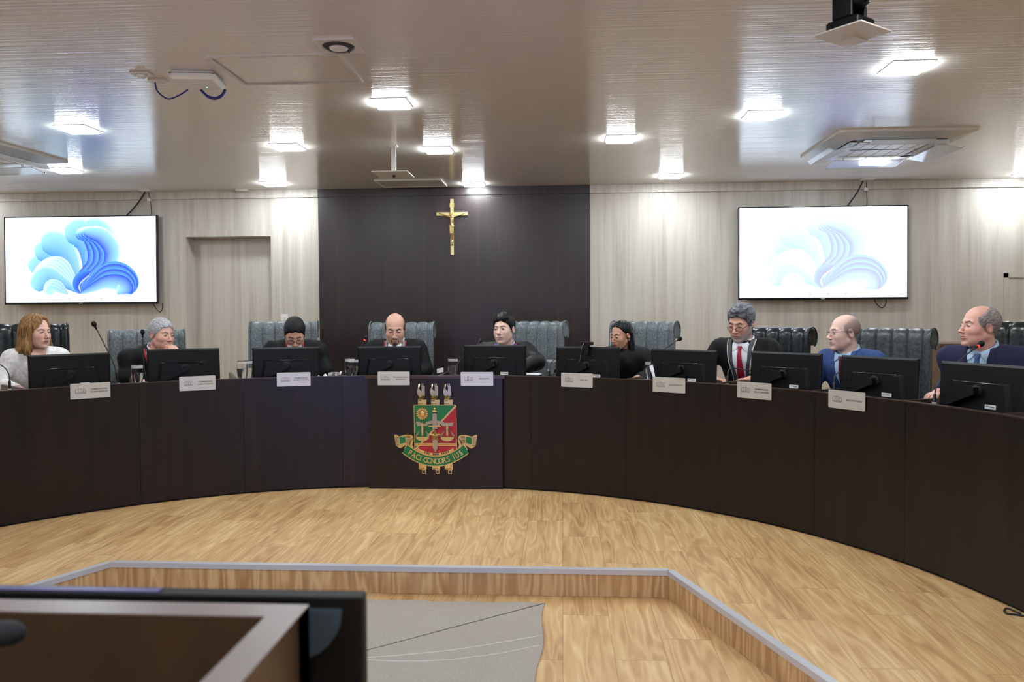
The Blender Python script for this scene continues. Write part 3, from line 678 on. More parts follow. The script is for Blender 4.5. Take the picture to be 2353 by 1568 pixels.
# ------------------------------------------------------------------ name plates
plates = [((208, 898), ['DESEMBARGADORA', 'ELAINE BIANCHI'], 'leftmost steel name plate, lettered in two lines, in front of the woman in white'),
 ((454, 881), ['DESEMBARGADOR', 'ALMIRO PADILHA'], 'steel name plate below the grey-haired man resting his chin on his hand'),
 ((675, 872), ['DESEMBARGADOR', 'RICARDO OLIVEIRA'], 'steel name plate below the dark-haired man bent over his desk'),
 ((904.5, 870), ['PROCURADOR-GERAL', 'DE JUSTIÇA'], 'steel name plate on the middle panel left above the coat of arms'),
 ((1096, 871), ['PRESIDENTE'], 'bluish shining name plate reading PRESIDENTE right above the coat of arms'),
 ((1325.5, 874), ['DIRETORA'], 'steel name plate reading DIRETORA'),
 ((1537, 885), ['JUIZ CONVOCADO'], 'one-line steel name plate right of the DIRETORA plate'),
 ((1733, 898), ['DESEMBARGADOR', 'ERICK LINHARES'], 'steel name plate in two lines in front of the man with the red tie'),
 ((1945, 920), ['JUIZ CONVOCADO'], 'rightmost steel name plate, in front of the bald man in blue')]
def place(v, f, dx, dz, y, m=None):
    return [(a+dx, y-max(0, d), c+dz) for a, c, d in v], f
for (px, lines, lab) in plates:
    onp = 850 < px[0] < 1155
    if onp: p = aty(px[0], px[1], PY-.034); a = math.pi/2; loc = (p[0], PY-.032, p[2])
    else: p = atR(px[0], px[1], RD-.0095); a = ang(p); loc = (p[0], p[1], p[2])
    r = empty('name_plate', lab, 'name plate', loc, a-math.pi/2, 'steel name plates along the bench edge')
    w, h = .131, .0555
    pl = MB().prism(rrect(-w, w, -h, h, .006), 0, .002, fr=lambda u, v, d: (u, -d, v)); 
    pl.box(-.05, .05, .0, .03, HB+.003-loc[2], HB+.0045-loc[2]) ; pl.build('plate', 'steel', r)
    vs, fs = [], []
    for i, t in enumerate(lines):
        hh = .0105; v, f = text_mb(t, h=hh, w=min(.118, .0079*len(t)), depth=.0004)
        zz = (.010-i*.019) if len(lines) == 2 else .0
        q, g = place(v, f, .057, zz, -.0021); o = len(vs); vs += q; fs += [tuple(o+k for k in x) for x in g]
    MB().add(vs, fs).build('lettering', 'ink', r)
    lg = MB(); P2 = lambda u, v, d: (u-.065, -.0021-d, v)
    for q in ([(-.034, -.008), (-.032, -.008), (-.032, .012), (-.034, .012)], [(-.034, .012), (-.020, .014), (-.020, .012), (-.034, .010)], [(-.016, -.008), (-.014, -.008), (-.014, .018), (-.016, .018)],
              [(-.016, .018), (.010, .019), (.010, .017), (-.016, .016)], [(-.004, -.008), (-.002, -.008), (-.002, .015), (-.004, .015)], [(.008, -.008), (.010, -.008), (.010, .018), (.008, .018)], [(.016, -.008), (.018, -.008), (.018, .012), (.016, .012)],
              [(.016, .012), (.032, .014), (.032, .012), (.016, .010)], [(.031, -.008), (.033, -.008), (.033, .008), (.031, .008)], [(-.034, -.009), (.033, -.009), (.033, -.0105), (-.034, -.0105)]):
        lg.prism(q, 0, .0003, fr=P2)
    lg.build('building_logo', 'ink', r)
    v, f = text_mb('PODER JUDICIÁRIO', h=.0062, w=.068, depth=.0003); q, g = place(v, f, -.065, -.0155, -.0021); MB().add(q, g).build('logo_caption', 'blueink', r)

# ------------------------------------------------------------------ monitors
def monitorproto():
    r = empty('desktop_monitor', '', 'monitor', group='black desktop monitors seen from behind')
    w, h = .27, .300
    b = MB()
    b.add([(x*k, y, z) for (k, y, e) in ((1, .006, 0), (1, -.006, 0), (.95, -.014, .012)) for (x, z) in ((-w, 0+e), (w, 0+e), (w, h-e), (-w, h-e))],
          [(0, 1, 2, 3), (0, 4, 5, 1), (1, 5, 6, 2), (2, 6, 7, 3), (3, 7, 4, 0), (4, 8, 9, 5), (5, 9, 10, 6), (6, 10, 11, 7), (7, 11, 8, 4), (8, 11, 10, 9)])
    b.build('back_shell', 'black', r)
    MB().box(-w+.006, w-.006, .006, .0075, .012, h-.006).build('display', 'blackgloss', r)
    MB().box(-w, w, -.005, .0055, h-.0005, h+.0015).build('top_edge', 'steel_dark', r)  # lighter strip paints in the bluish highlight along the top edge
    b = MB(); q = [(-.185, .195), (.185, .195), (.205, .02), (-.205, .02)]; q2 = [(-.160, .185), (.160, .185), (.185, .03), (-.185, .03)]
    b.add([(x, -.013, z) for x, z in q]+[(x, -.032, z) for x, z in q2], [(0, 1, 5, 4), (1, 2, 6, 5), (2, 3, 7, 6), (3, 0, 4, 7), (4, 5, 6, 7)])
    b.build('rear_housing', 'black', r)
    b = MB(); n = 14; P = []
    for i in range(n+1):
        t = i/n; x = -.175+.35*t; e = math.sin(math.pi*t)**.4; P.append([(x, -.014, .194), (x, -.014-.021*e, .192), (x, -.014-.021*e, .187), (x, -.014, .184)])
    b.grid(P); b.build('vent_lip', 'blackgloss', r, smooth='all')
    MB().lathe([(.001, -.040), (.030, -.040), (.034, -.036), (.034, -.03)], 20, c=(.0, 0, .145), axis='y').build('hinge', 'blackmatt', r, smooth='all')
    b = MB(); b.prism([(.012, .165), (.02, .125), (-.16, .045), (-.205, .0), (-.205, -.030), (-.222, -.030), (-.222, .01), (-.175, .070)], -.075, -.038, fr=lambda u, v, d: (u, d, v)); b.build('stand_arm', 'black', r)
    MB().box(-.25, -.13, -.115, .02, -.034, -.029, b=.002).build('stand_base', 'black', r)
    MB().prism(rrect(.055, .122, .050, .074, .003), -.034, -.0325, fr=lambda u, v, d: (u, d, v)).build('asset_sticker', 'paper', r)
    b = MB()
    for k in range(6): b.box(.088+k*.0045, .0905+k*.0045, -.0345, -.034, .058, .066)
    b.box(.059, .083, -.0345, -.034, .064, .067); b.build('sticker_print', 'ink', r)
    return r
M['steel_dark'] = mat('dark_grey_edge', srgb(104, 110, 122), .25, metal=.3)  # lightened to carry the painted monitor-top highlight; plain grey on other parts
MP = monitorproto()
mons = [((161, 814), -.02, 'leftmost black monitor, partly covering the woman in white'), ((422.5, 802), 0, 'black monitor in front of the grey-haired man with his hand on his chin'),
 ((657.5, 798.5), .0, 'black monitor in front of the dark-haired man bent over with glasses'), ((895, 796.5), .0, 'black monitor before the bald man with the goatee, left above the coat of arms'),
 ((1136.5, 793), .03, 'black monitor right above the coat of arms, before the speaking man in a black robe'), ((1349, 797.5), .0, 'black monitor with a webcam clipped on its top'),
 ((1568.5, 804), .0, 'black monitor right of the woman with long black hair'), ((1803, 810.5), .0, 'black monitor right of the red tie, left of the bald man in blue'),
 ((2016, 820.5), 0, 'black monitor covering the elbow of the bald man in blue'), ((2254, 836.5), .0, 'rightmost black monitor, in front of the man in navy')]
MON = []
for i, (px, dr_, lab) in enumerate(mons):
    o = MP if i == 0 else copy_tree(MP)
    p = atR(px[0], px[1], 3.56+dr_); a = ang(p); o.location = (p[0], p[1], ZT+.0366); o.scale = (1, 1, (p[2]-ZT-.0366)/.300); o.rotation_euler = (math.radians(-3), 0, a-math.pi/2); o['label'] = lab; MON.append((o, p, a))
    st = [c for c in o.children if c.name.startswith('stand_base')][0]
# webcam on the sixth monitor
p, a = MON[5][1], MON[5][2]
r = empty('webcam', 'black webcam on a clip with a thin cable on top of a monitor', 'webcam', (p[0], p[1], p[2]), a-math.pi/2)
MB().box(-.052, .052, -.018, .02, .016, .042, b=.008).build('webcam_body', 'black', r, smooth=True)
MB().box(-.022, .022, -.028, .014, .002, .016).build('clip_hinge', 'blackmatt', r)
MB().prism([(-.020, 0), (.024, 0), (.020, -.055), (-.014, -.07)], -.042, -.020, fr=lambda u, v, d: (u, d, v)).build('clip_leg', 'blackmatt', r)
MB().tube(bez([(-.02, -.015, .03), (-.035, -.03, .0), (-.042, -.036, -.06), (-.046, -.036, -.10), (-.060, -.036, -.125)], 8), .0022, 6).build('webcam_cable', 'steel_dark', r)

# ------------------------------------------------------------------ water goblets
def goblet(px, R, lab, level=.74):
    p = atR(px[0], px[1], R); r = empty('water_glass', lab, 'glass', (p[0], p[1], ZT+.0006), group='stemmed water glasses on the bench'); H = max(.15, p[2]-ZT)
    o = [(.030, 0), (.030, .003), (.006, .008), (.005, .035*H/.17), (.016, .050*H/.17), (.030, .085*H/.17), (.0345, .12*H/.17), (.031, H)]
    i = [(.0298, H), (.033, .12*H/.17), (.0288, .086*H/.17), (.0148, .052*H/.17), (.001, .047*H/.17)]
    pr = [Vector((a, b, 0)) for a, b in o]; pr = [(max(.001, v.x), v.y) for v in bez(pr, 4)]+[(max(.001, v.x), v.y) for v in bez([Vector((a, b, 0)) for a, b in i], 4)]
    pr = [(r_*1.27, z_) for r_, z_ in pr]
    MB().lathe([(.001, 0)]+pr, 28, caps=False).build('goblet', 'glass', r, smooth='all')
    MB().lathe([(.0405, H-.026), (.0412, H-.020), (.0402, H-.004)], 28, caps=False).build('etched_band', 'etch', r, smooth='all')
    hz = .05*H/.17; tp = H*level; w = [(.001, hz), (.018, hz+.003), (.0360, .086*H/.17), (.0413, min(tp, .12*H/.17)), (.0406, tp), (.001, tp)]
    MB().lathe(w, 28, caps=False).build('water', 'water', r, smooth=True)
    return r
goblet((315, 839), 3.39, 'stemmed glass of water between the two leftmost microphones')
goblet((556.5, 830), 3.40, 'left one of the two water glasses before the pale wall beside the bent-over man')
goblet((568, 829), 3.51, 'right one of the two water glasses before the pale wall beside the bent-over man')
goblet((804, 824), 3.40, 'front water glass left of the monitor of the bald man with the goatee')
goblet((812, 826), 3.51, 'rear water glass left of the monitor of the bald man with the goatee')
goblet((1041, 824), 3.42, 'water glass above the coat of arms, left of the middle monitor')
goblet((1268, 825), 3.72, 'water glass left of the monitor with the webcam', .6)
goblet((1494, 831), 3.72, 'water glass half hidden at the left edge of the monitor beside the black-haired woman')

# ------------------------------------------------------------------ microphones
def mic(lab, base, R, path, head=None, R2=None, red=False, hr=.013):
    """base px, then path pixels up the gooseneck; depth runs linearly from R to R2"""
    R2 = R2 or R; b = atR(base[0], base[1], R); r = empty('gooseneck_microphone', lab, 'microphone', (b[0], b[1], ZT+.0006), group='gooseneck microphones on the bench')
    L0 = Vector((b[0], b[1], ZT+.0006)); h = max(.03, b[2]-ZT)
    MB().lathe([(.001, 0), (.030, 0), (.030, .006), (.017, .012), (.015, h*.6), (.001, h*.6)], 20).build('mic_base', 'black', r, smooth=True)
    MB().lathe([(.001, h*.6), (.0125, h*.6), (.0125, h*.6+.022), (.001, h*.6+.022)], 16).build('mic_collar', 'steel', r, smooth=True)
    n = len(path); pts = [Vector((0, 0, h*.6+.02))]
    for i, q in enumerate(path): pts.append(Vector(atR(q[0], q[1], R+(R2-R)*(i+1)/n))-L0)
    k = bez(pts, 8); MB().tube(k[:6], .009, 10).build('neck_grip', 'black', r, smooth='all')
    MB().tube(k, .0038, 8).build('gooseneck', 'cable', r, smooth='all')
    if head:
        d = (k[-1]-k[-3]).normalized(); e = k[-1]; rt = d.to_track_quat('Z', 'Y').to_matrix().to_4x4()
        m = MB().lathe([(.001, 0), (.006, 0), (.008, .012), (.008, .03), (.001, .03)], 14); m.xf(Matrix.Translation(e) @ rt).build('mic_capsule', 'black', r, smooth=True)
        m = MB().lathe([(.001, .022), (hr*.75, .024), (hr*1.15, .036), (hr*1.15, .050), (hr*.7, .062), (.001, .065)], 18); m.xf(Matrix.Translation(e) @ rt).build('foam_windscreen', 'blackmatt', r, smooth='all')
        if red: m = MB().lathe([(.001, .012), (.0088, .012), (.0088, .021), (.001, .021)], 14); m.xf(Matrix.Translation(e) @ rt).build('light_ring', 'redled', r, smooth=True)
    return r
mic('microphone curving out of the frame in front of the white lace sleeve', (22, 883), 3.42, [(21, 865), (16, 852), (9, 844), (-4, 836)], True, 3.5)
mic('tall straight microphone leaning left between the woman in white and the grey-haired man', (272, 871), 3.42, [(262, 838), (244, 800), (222, 757)], True, 3.50, hr=.016)
mic('upright microphone right of the first water glass', (336, 870), 3.47, [(331, 840), (329, 800), (328, 776)], True, 3.50, hr=.014)
mic('microphone with a red light ring left of the bald man with the goatee', (797, 858), 3.66, [(815, 828), (828, 802), (836, 786)], True, 3.72, red=True)
mic('microphone rising behind the middle monitor towards the speaking man', (1051, 856), 3.56, [(1052, 838), (1062, 822), (1080, 808), (1096, 793), (1101, 787)], True, 3.82)
mic('short microphone arched over the water glass left of the webcam monitor', (1262, 857), 3.375, [(1262, 845), (1268, 832), (1278, 826), (1296, 824)], True, 3.75)
mic('microphone curving up beside the black-haired woman with its head above a monitor', (1484, 862), 3.39, [(1484, 850), (1496, 838), (1515, 812), (1538, 795), (1556, 783)], True, 3.93, hr=.016)
mic('microphone bent sideways in front of the red tie', (1671, 872), 3.40, [(1673, 856), (1678, 848), (1690, 847), (1735, 854)], True, 3.67)
mic('microphone bent sideways in front of the burgundy tie', (1918, 889), 3.40, [(1917, 870), (1924, 858), (1936, 855), (1950, 856)], True, 3.84)
mic('microphone with a red light ring before the light blue shirt collar', (2147, 914), 3.47, [(2150, 896), (2160, 878), (2185, 850), (2218, 818), (2243, 799)], True, 3.86, red=True, hr=.015)

# ------------------------------------------------------------------ papers
def sheet(lab, pts, name='paper_sheet', cat='paper'):
    b = MB(); n = len(pts); b.add(pts+[(p[0], p[1], p[2]-.0015) for p in pts], [tuple(range(n)), tuple(range(n, 2*n))[::-1]]+[(i, i+n, (i+1) % n+n, (i+1) % n) for i in range(n)])
    o = b.build(name, 'paper'); tag(o, lab, cat); return o
def PR(x, y, R): return tuple(atR(x, y, R))
o = MB(); nn = 14; P = []
c0 = atR(757, 850, 3.46)
for i in range(nn+1):
    row = []
    for j in range(nn+1):
        u, v = i/nn-.5, j/nn-.5; row.append((c0[0]+u*.15, c0[1]+v*.2, HB-.055+.05*abs(math.sin(u*7+v*3))+.06*max(0, u)*abs(math.cos(v*6))+.03*math.sin(v*11+1)*u))
    P.append(row)
o.grid(P); o = o.build('crumpled_cloth', 'paper', smooth=True); tag(o, 'crumpled white cloth on the bench right of the bent-over man', 'cloth')
bx = MB(); c1 = atR(768, 850, 3.66); bx.box(c1[0]-.04, c1[0]+.03, c1[1]-.04, c1[1]+.05, ZT+.0006, HB+.005); o = bx.build('pale_box', 'offwhite'); tag(o, 'small pale box beside the crumpled white cloth', 'box')
sheet('small folded white card standing right of the man with the goatee', [PR(1004, 858, 3.55), PR(1004, 848, 3.55), PR(1019, 845, 3.6), PR(1019, 855, 3.6)], 'folded_card', 'card')
c = atR(1222, 862, 3.66); a = ang(c); b = MB().box(-.075, .07, -.05, .07, 0, .006); b.box(-.07, .065, -.045, .065, .006, .010); b.xf(Matrix.Translation((c[0], c[1], HB-.015)) @ Matrix.Rotation(a-math.pi/2, 4, 'Z')); b = b.build('paper_stack', 'paper'); tag(b, 'stack of white papers under the elbow of the speaking man', 'papers')
c = atR(1222, 862, 3.66); b = MB().box(-.075, .07, -.05, .07, ZT+.0006, HB-.0155); b.xf(Matrix.Translation((c[0], c[1], 0)) @ Matrix.Rotation(a-math.pi/2, 4, 'Z')); b = b.build('document_folder', 'blackmatt'); tag(b, 'thick dark folder under the white papers of the speaking man', 'folder')
sheet('white sheet leaning against the monitor beside the black-haired woman', [PR(1492, 842, 3.46), PR(1500, 838, 3.46), PR(1506, 868, 3.44), PR(1501, 868, 3.44)], 'leaning_sheet')
c = atR(1312, 862, 3.43); b = MB().box(-.06, .06, -.05, .05, ZT+.0006, ZT+.003); b.xf(Matrix.Translation((c[0], c[1], 0))); b = b.build('paper_sheet', 'paper'); tag(b, 'white sheet lying below the monitor with the webcam', 'paper')

# ------------------------------------------------------------------ cabinet, rug, lectern
q0 = aty(2162, 790, 6.9); q1 = aty(2300, 790, 6.9)
r = empty('side_cabinet', 'brown wooden cabinet standing behind the man in navy', 'cabinet', (q0[0], 6.9, .12))
MB().box(0, .9, 0, .45, 0, q0[2]-.12-.02).build('cabinet_body', 'cabinet', r); MB().box(-.012, .912, -.015, .46, q0[2]-.14, q0[2]-.12).build('cabinet_top', 'cabinet', r)
for k in range(2): MB().box(.03+.43*k, .44+.43*k, -.012, 0, .05, q0[2]-.2).build('cabinet_door', 'cabinet', r)
ru = MB(); x1 = atz(1252, 1390, -.145)[0]; x0 = x1-2.6; y1 = atz(1100, 1384, -.145)[1]; y0 = 2.2; n = 26
poly = [(x0, y1)]
for i in range(n+1): poly.append((x0+(x1-x0)*i/n, y1+.008*math.sin(i*2.1)+.004*math.sin(i*5.3)))
for i in range(n+1): poly.append((x1-.012*math.sin(i*.7)-.03*(i/n), y1-(y1-y0)*i/n))
poly.append((x0, y0)); ru.prism(poly, -.15, -.143)
rug = ru.build('woven_rug', 'rug'); tag(rug, 'grey woven rug with two thin pale curved lines on the lower floor', 'rug')
for L_ in ([(835, 1513), (880, 1510), (960, 1503), (1060, 1492), (1160, 1476), (1246, 1461)], [(835, 1517), (900, 1520), (980, 1520), (1060, 1514), (1150, 1502), (1240, 1484)]):
    MB().tube(bez([atz(x, y, -.1425) for x, y in L_], 6), .003, 6).build('pale_thread', 'rugline', rug)

# tribune close to the camera
ZL = -.15; tz = 1.02
A = atz(710, 1390, tz); B_ = atz(515, 1640, tz)
r = empty('speaking_lectern', 'dark wooden lectern with a thick light-catching rim, blurred in the lower left foreground', 'lectern', (0, 0, 0))
xr, yf = A[0], A[1]; T = .045; xl = xr-1.25; yn = yf-.78
yfv = yf
b = MB(); b.box(xl, xr, yf-T, yf, ZL, tz); b.build('front_board', 'lectern', r) if False else None
M['lectern'] = grain('lectern_laminate', [(.3, srgb(42, 29, 22)), (.5, srgb(60, 42, 31)), (.72, srgb(86, 62, 46))], (3, 3, .8), .3)
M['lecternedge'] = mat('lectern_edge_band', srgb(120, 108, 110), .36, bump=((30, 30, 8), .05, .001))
sk = .10        # the right board splays slightly
MB().box(xl, xr, yf-T, yf, ZL, tz-.002).build('front_board', 'lectern', r)
MB().prism([(xr, yf), (xr+sk*0, yf-.78), (xr-T, yf-.78), (xr-T, yf)], ZL, tz-.002).build('side_board', 'lectern', r)
MB().box(xl, xl+T, yn, yf, ZL, tz-.002).build('side_board', 'lectern', r)
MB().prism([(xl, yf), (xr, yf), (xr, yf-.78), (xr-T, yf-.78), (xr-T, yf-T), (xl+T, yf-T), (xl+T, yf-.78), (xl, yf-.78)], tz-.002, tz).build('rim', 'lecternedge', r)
MB().box(xl+T, xr-T, yf-.55, yf-T, .62, .65).build('reading_shelf', 'lectern', r)
# flat screen standing right behind the lectern
m0 = atz(830, 1374, tz+.005); ys = yf+.055
M['bluesheen'] = mat('blue_edge_reflection', srgb(60, 60, 120), .4); s0 = aty(832, 1374, ys); zt_ = s0[2]
r = empty('floor_screen', 'large black flat screen standing behind the lectern with its back to the camera, blurred', 'screen', (0, 0, 0))
MB().box(s0[0]-1.15, s0[0], ys, ys+.03, zt_-.68, zt_, b=.004).build('screen_shell', 'blackmatt', r, smooth=True)
M['litdisplay'] = mat('lit_blue_display', (.02, .02, .03), .3, emit=(.30, .38, 1.0), es=5.0)
MB().box(s0[0]-1.14, s0[0]-.01, ys+.03, ys+.032, zt_-.66, zt_-.01).build('display', 'litdisplay', r)
e = aty(360, 1368, ys); MB().box(s0[0]-1.14, e[0], ys+.004, ys+.02, zt_, zt_+.002).build('top_reflection_strip', 'bluesheen', r)  # blue reflection on the top edge, painted as a coloured strip
cn = [(.0, 0), (.0, -.075)]+[(.0+.068*math.sin(math.radians(t)), -.075*math.cos(math.radians(t))) for t in (15, 30, 45, 60, 75, 90)]
g0 = aty(712, 1398, ys)
MB().prism([(g0[0]-.02+u, g0[2]+v) for u, v in cn], ys-.004, ys, fr=lambda u, v, d: (u, d, v)).build('corner_plate', 'greyplate', r) if False else None
M['greyplate'] = mat('blue_grey_plate', srgb(70, 84, 98), .35)
MB().prism([(g0[0]-.02+u, g0[2]+v) for u, v in cn], ys-.004, ys, fr=lambda u, v, d: (u, d, v)).build('corner_plate', 'greyplate', r)
MB().box(s0[0]-.62, s0[0]-.54, ys+.002, ys+.028, ZL, zt_-.5).build('stand_post', 'blackmatt', r)
MB().box(s0[0]-.9, s0[0]-.26, ys-.01, ys+.3, ZL, ZL+.02).build('stand_foot', 'blackmatt', r)
# lectern microphone, only its foam head reaches into the frame
mp = CO+ray(12, 1456)*1.0
r = empty('lectern_microphone', 'blurred dark microphone head at the lower left corner over the lectern', 'microphone', (mp[0], mp[1], mp[2]))
MB().ell((0, 0, 0), (.026, .018, .0155), 20, 14).build('foam_windscreen', 'foamblue', r, smooth='all') if False else None
M['foamblue'] = mat('dark_foam', srgb(22, 28, 36), .8)
MB().ell((0, 0, 0), (.026, .018, .0155), 20, 14).build('foam_windscreen', 'foamblue', r, smooth='all')
MB().tube(bez([(-.02, 0, 0), (-.10, .02, -.02), (-.2, .03, -.12), (-.24, .03, .652-mp[2])], 8), .004).build('gooseneck', 'cable', r, smooth='all')
MB().lathe([(.001, .651-mp[2]), (.03, .651-mp[2]), (.03, .66-mp[2]), (.012, .69-mp[2]), (.001, .69-mp[2])], 16, c=(-.24, .03, 0)).build('mic_base', 'black', r)

# ------------------------------------------------------------------ screen on the rear wall behind the camera (reflected in the polished panels)
# ------------------------------------------------------------------ signed distance modelling + surface nets
f32 = np.float32
def ln(P): return np.sqrt((P*P).sum(-1))
def S_ell(P, c, r, R=None):
    q = P-np.array(c, f32)
    if R is not None: q = q@np.array(R, f32)
    r = np.array(r, f32); k0 = ln(q/r); k1 = ln(q/(r*r)); return k0*(k0-1)/np.maximum(k1, 1e-6)
def S_cap(P, a, b, ra, rb=None):
    rb = ra if rb is None else rb; a = np.array(a, f32); b = np.array(b, f32); d = b-a; L = max(1e-9, float(d@d))
    t = np.clip((P-a)@d/L, 0, 1); return ln(P-a-t[..., None]*d)-(ra+(rb-ra)*t)
def smin(a, b, k): h = np.maximum(k-np.abs(a-b), 0)/k; return np.minimum(a, b)-h*h*k*.25
def smax(a, b, k): return -smin(-a, -b, k)
_C = np.array([(i, j, k) for i in (0, 1) for j in (0, 1) for k in (0, 1)])
_EDG = [(a, b) for a in range(8) for b in range(a+1, 8) if np.abs(_C[a]-_C[b]).sum() == 1]
def surfnet(f, lo, hi, h):
    lo = np.array(lo, float); n = (np.ceil((np.array(hi)-lo)/h/4).astype(int)+1)
    ax = [lo[i]+(np.arange(n[i])*4+1.5)*h for i in range(3)]
    G = np.stack(np.meshgrid(*ax, indexing='ij'), -1).reshape(-1, 3).astype(f32)
    c = f(G).reshape(n); act = np.abs(c) < 9*h
    S = np.repeat(np.repeat(np.repeat(np.where(c < 0, -1, 1).astype(f32), 4, 0), 4, 1), 4, 2)
    bi = np.argwhere(act); o = np.stack(np.meshgrid(*[np.arange(4)]*3, indexing='ij'), -1).reshape(-1, 3)
    idx = (bi[:, None, :]*4+o[None]).reshape(-1, 3)
    vals = np.concatenate([f((lo+q*h).astype(f32)) for q in np.array_split(idx, max(1, len(idx)//300000))]) if len(idx) else np.zeros(0)
    S[idx[:, 0], idx[:, 1], idx[:, 2]] = vals
    I = S < 0; nx, ny, nz = S.shape
    cnt = np.zeros((nx-1, ny-1, nz-1), np.int8)
    for a in _C: cnt += I[a[0]:nx-1+a[0], a[1]:ny-1+a[1], a[2]:nz-1+a[2]]
    cells = np.argwhere((cnt > 0) & (cnt < 8)); vid = -np.ones(cnt.shape, np.int64); vid[tuple(cells.T)] = np.arange(len(cells))
    cv = [S[tuple((cells+a).T)] for a in _C]; acc = np.zeros((len(cells), 3)); w = np.zeros(len(cells))
    for a, b in _EDG:
        m = (cv[a] < 0) != (cv[b] < 0); t = np.where(m, cv[a]/np.where(m, cv[a]-cv[b], 1), 0)
        acc += np.where(m[:, None], _C[a]+t[:, None]*(_C[b]-_C[a]), 0); w += m
    V = lo+(cells+acc/w[:, None])*h; F = []
    for d in range(3):
        e = [0, 0, 0]; e[d] = 1; u, v = (d+1) % 3, (d+2) % 3
        A = I[:nx-e[0], :ny-e[1], :nz-e[2]]; B = I[e[0]:, e[1]:, e[2]:]; p = np.argwhere(A != B)
        p = p[(p[:, u] > 0) & (p[:, v] > 0) & (p[:, 0] < nx-1) & (p[:, 1] < ny-1) & (p[:, 2] < nz-1)]
        du = np.zeros(3, int); du[u] = 1; dv = np.zeros(3, int); dv[v] = 1
        q = np.stack([vid[tuple((p-du-dv).T)], vid[tuple((p-dv).T)], vid[tuple(p.T)], vid[tuple((p-du).T)]], 1)
        s = A[tuple(p.T)]; q[~s] = q[~s][:, ::-1]; q = q[(q >= 0).all(1)]; F.append(q)
    return V, np.concatenate(F)
def npmesh(name, V, F, m, parent=None, cols=None, smooth=True):
    me = bpy.data.meshes.new(name); F = np.asarray(F); me.vertices.add(len(V)); me.vertices.foreach_set('co', np.asarray(V, f32).ravel())
    me.loops.add(F.size); me.loops.foreach_set('vertex_index', F.ravel().astype(np.int32)); me.polygons.add(len(F))
    me.polygons.foreach_set('loop_start', np.arange(0, F.size, 4, dtype=np.int32)); me.polygons.foreach_set('loop_total', np.full(len(F), 4, np.int32))
    me.update(calc_edges=True); me.polygons.foreach_set('use_smooth', [smooth]*len(F)); me.materials.append(M[m] if isinstance(m, str) else m)
    if cols is not None: setcol(me, cols)
    o = bpy.data.objects.new(name, me); COL.objects.link(o)
    if parent: o.parent = parent
    return o
def bool_where(c, a, b): return np.where(c, a, b)

M['skin'] = vmat('skin', .42, sss=.12, spec=.5, bump=((260, 260, 260), .10, .0006))
M['eye'] = vmat('eyes', .12)
def rotm(yaw, pitch=0, roll=0):
    """head frame -> parent frame; pitch>0 looks down"""
    return np.array(Matrix.Rotation(yaw, 3, 'Z') @ Matrix.Rotation(pitch, 3, 'X') @ Matrix.Rotation(roll, 3, 'Y'), float)

def head_sdf(P, d):
    jw = d.get('jaw', 1.); fat = d.get('fat', 0.); nz = d.get('nose', 1.)
    q = P.copy(); q[..., 0] = np.abs(q[..., 0])
    s = S_ell(q, (0, .014, .036), (.0745, .096, .084))
    s = smin(s, S_ell(q, (0, -.034, -.030), (.058*jw, .058, .078)), .035)
    s = smin(s, S_cap(q, (.046*jw, .002, -.056), (.020, -.066, -.099), .020+fat*.5, .014), .028)
    s = smin(s, S_ell(q, (0, -.080, -.101), (.021, .016, .016)), .018)
    s = smin(s, S_ell(q, (.038, -.056, -.028), (.023+fat, .024+fat, .026)), .034); s = smin(s, S_ell(q, (.028*jw, -.048, -.072), (.022, .024, .024)), .03)
    if fat: s = smin(s, S_ell(q, (.034*jw, -.040, -.078), (.024+fat, .028+fat, .022+fat)), .02)
    s = smin(s, S_cap(q, (.0, -.083, .026), (.040, -.070, .024), .010, .008), .014)
    s = smax(s, -S_ell(q, (.0315, -.104, .004), (.019, .021, .0135)), .016)
    s = smin(s, S_ell(q, (.0315, -.0725, .003), (.0150, .0150, .0132)), .004)
    s = smin(s, S_cap(q, (0, -.086, .014), (0, -.1105*1., -.028), .0062*nz, .0088*nz), .012)
    s = smin(s, S_ell(q, (0, -.113, -.031), (.0105*nz, .0095, .0085*nz)), .006)
    s = smin(s, S_ell(q, (.0125*nz, -.101, -.035), (.0072, .0105, .0065)), .005)
    s = smax(s, -S_ell(q, (.0068*nz, -.108, -.0425), (.0034, .0050, .0035)), .003)
    s = smin(s, S_ell(q, (0, -.080, -.062), (.030, .019, .022)), .014)
    s = smin(s, S_ell(q, (0, -.0955, -.0585), (.0225, .0075, .0045)), .004)
    s = smin(s, S_ell(q, (0, -.0945, -.0685), (.0195, .0080, .0055)), .004)
    op = d.get('mouth', 0.)
    s = smax(s, -S_ell(q, (0, -.104, -.0635), (.0225, .009, .0012+op)), .0022)
    # ears
    ea = np.array(Matrix.Rotation(.28, 3, 'X')); er = d.get('ear', 1.)
    e = S_ell(q, (.0775, .012, -.006), (.0085, .0185*er, .0315*er), ea)
    e = smax(e, -S_ell(q, (.0870, .007, -.002), (.0085, .0105*er, .0190*er), ea), .004)
    return smin(s, e, .008)
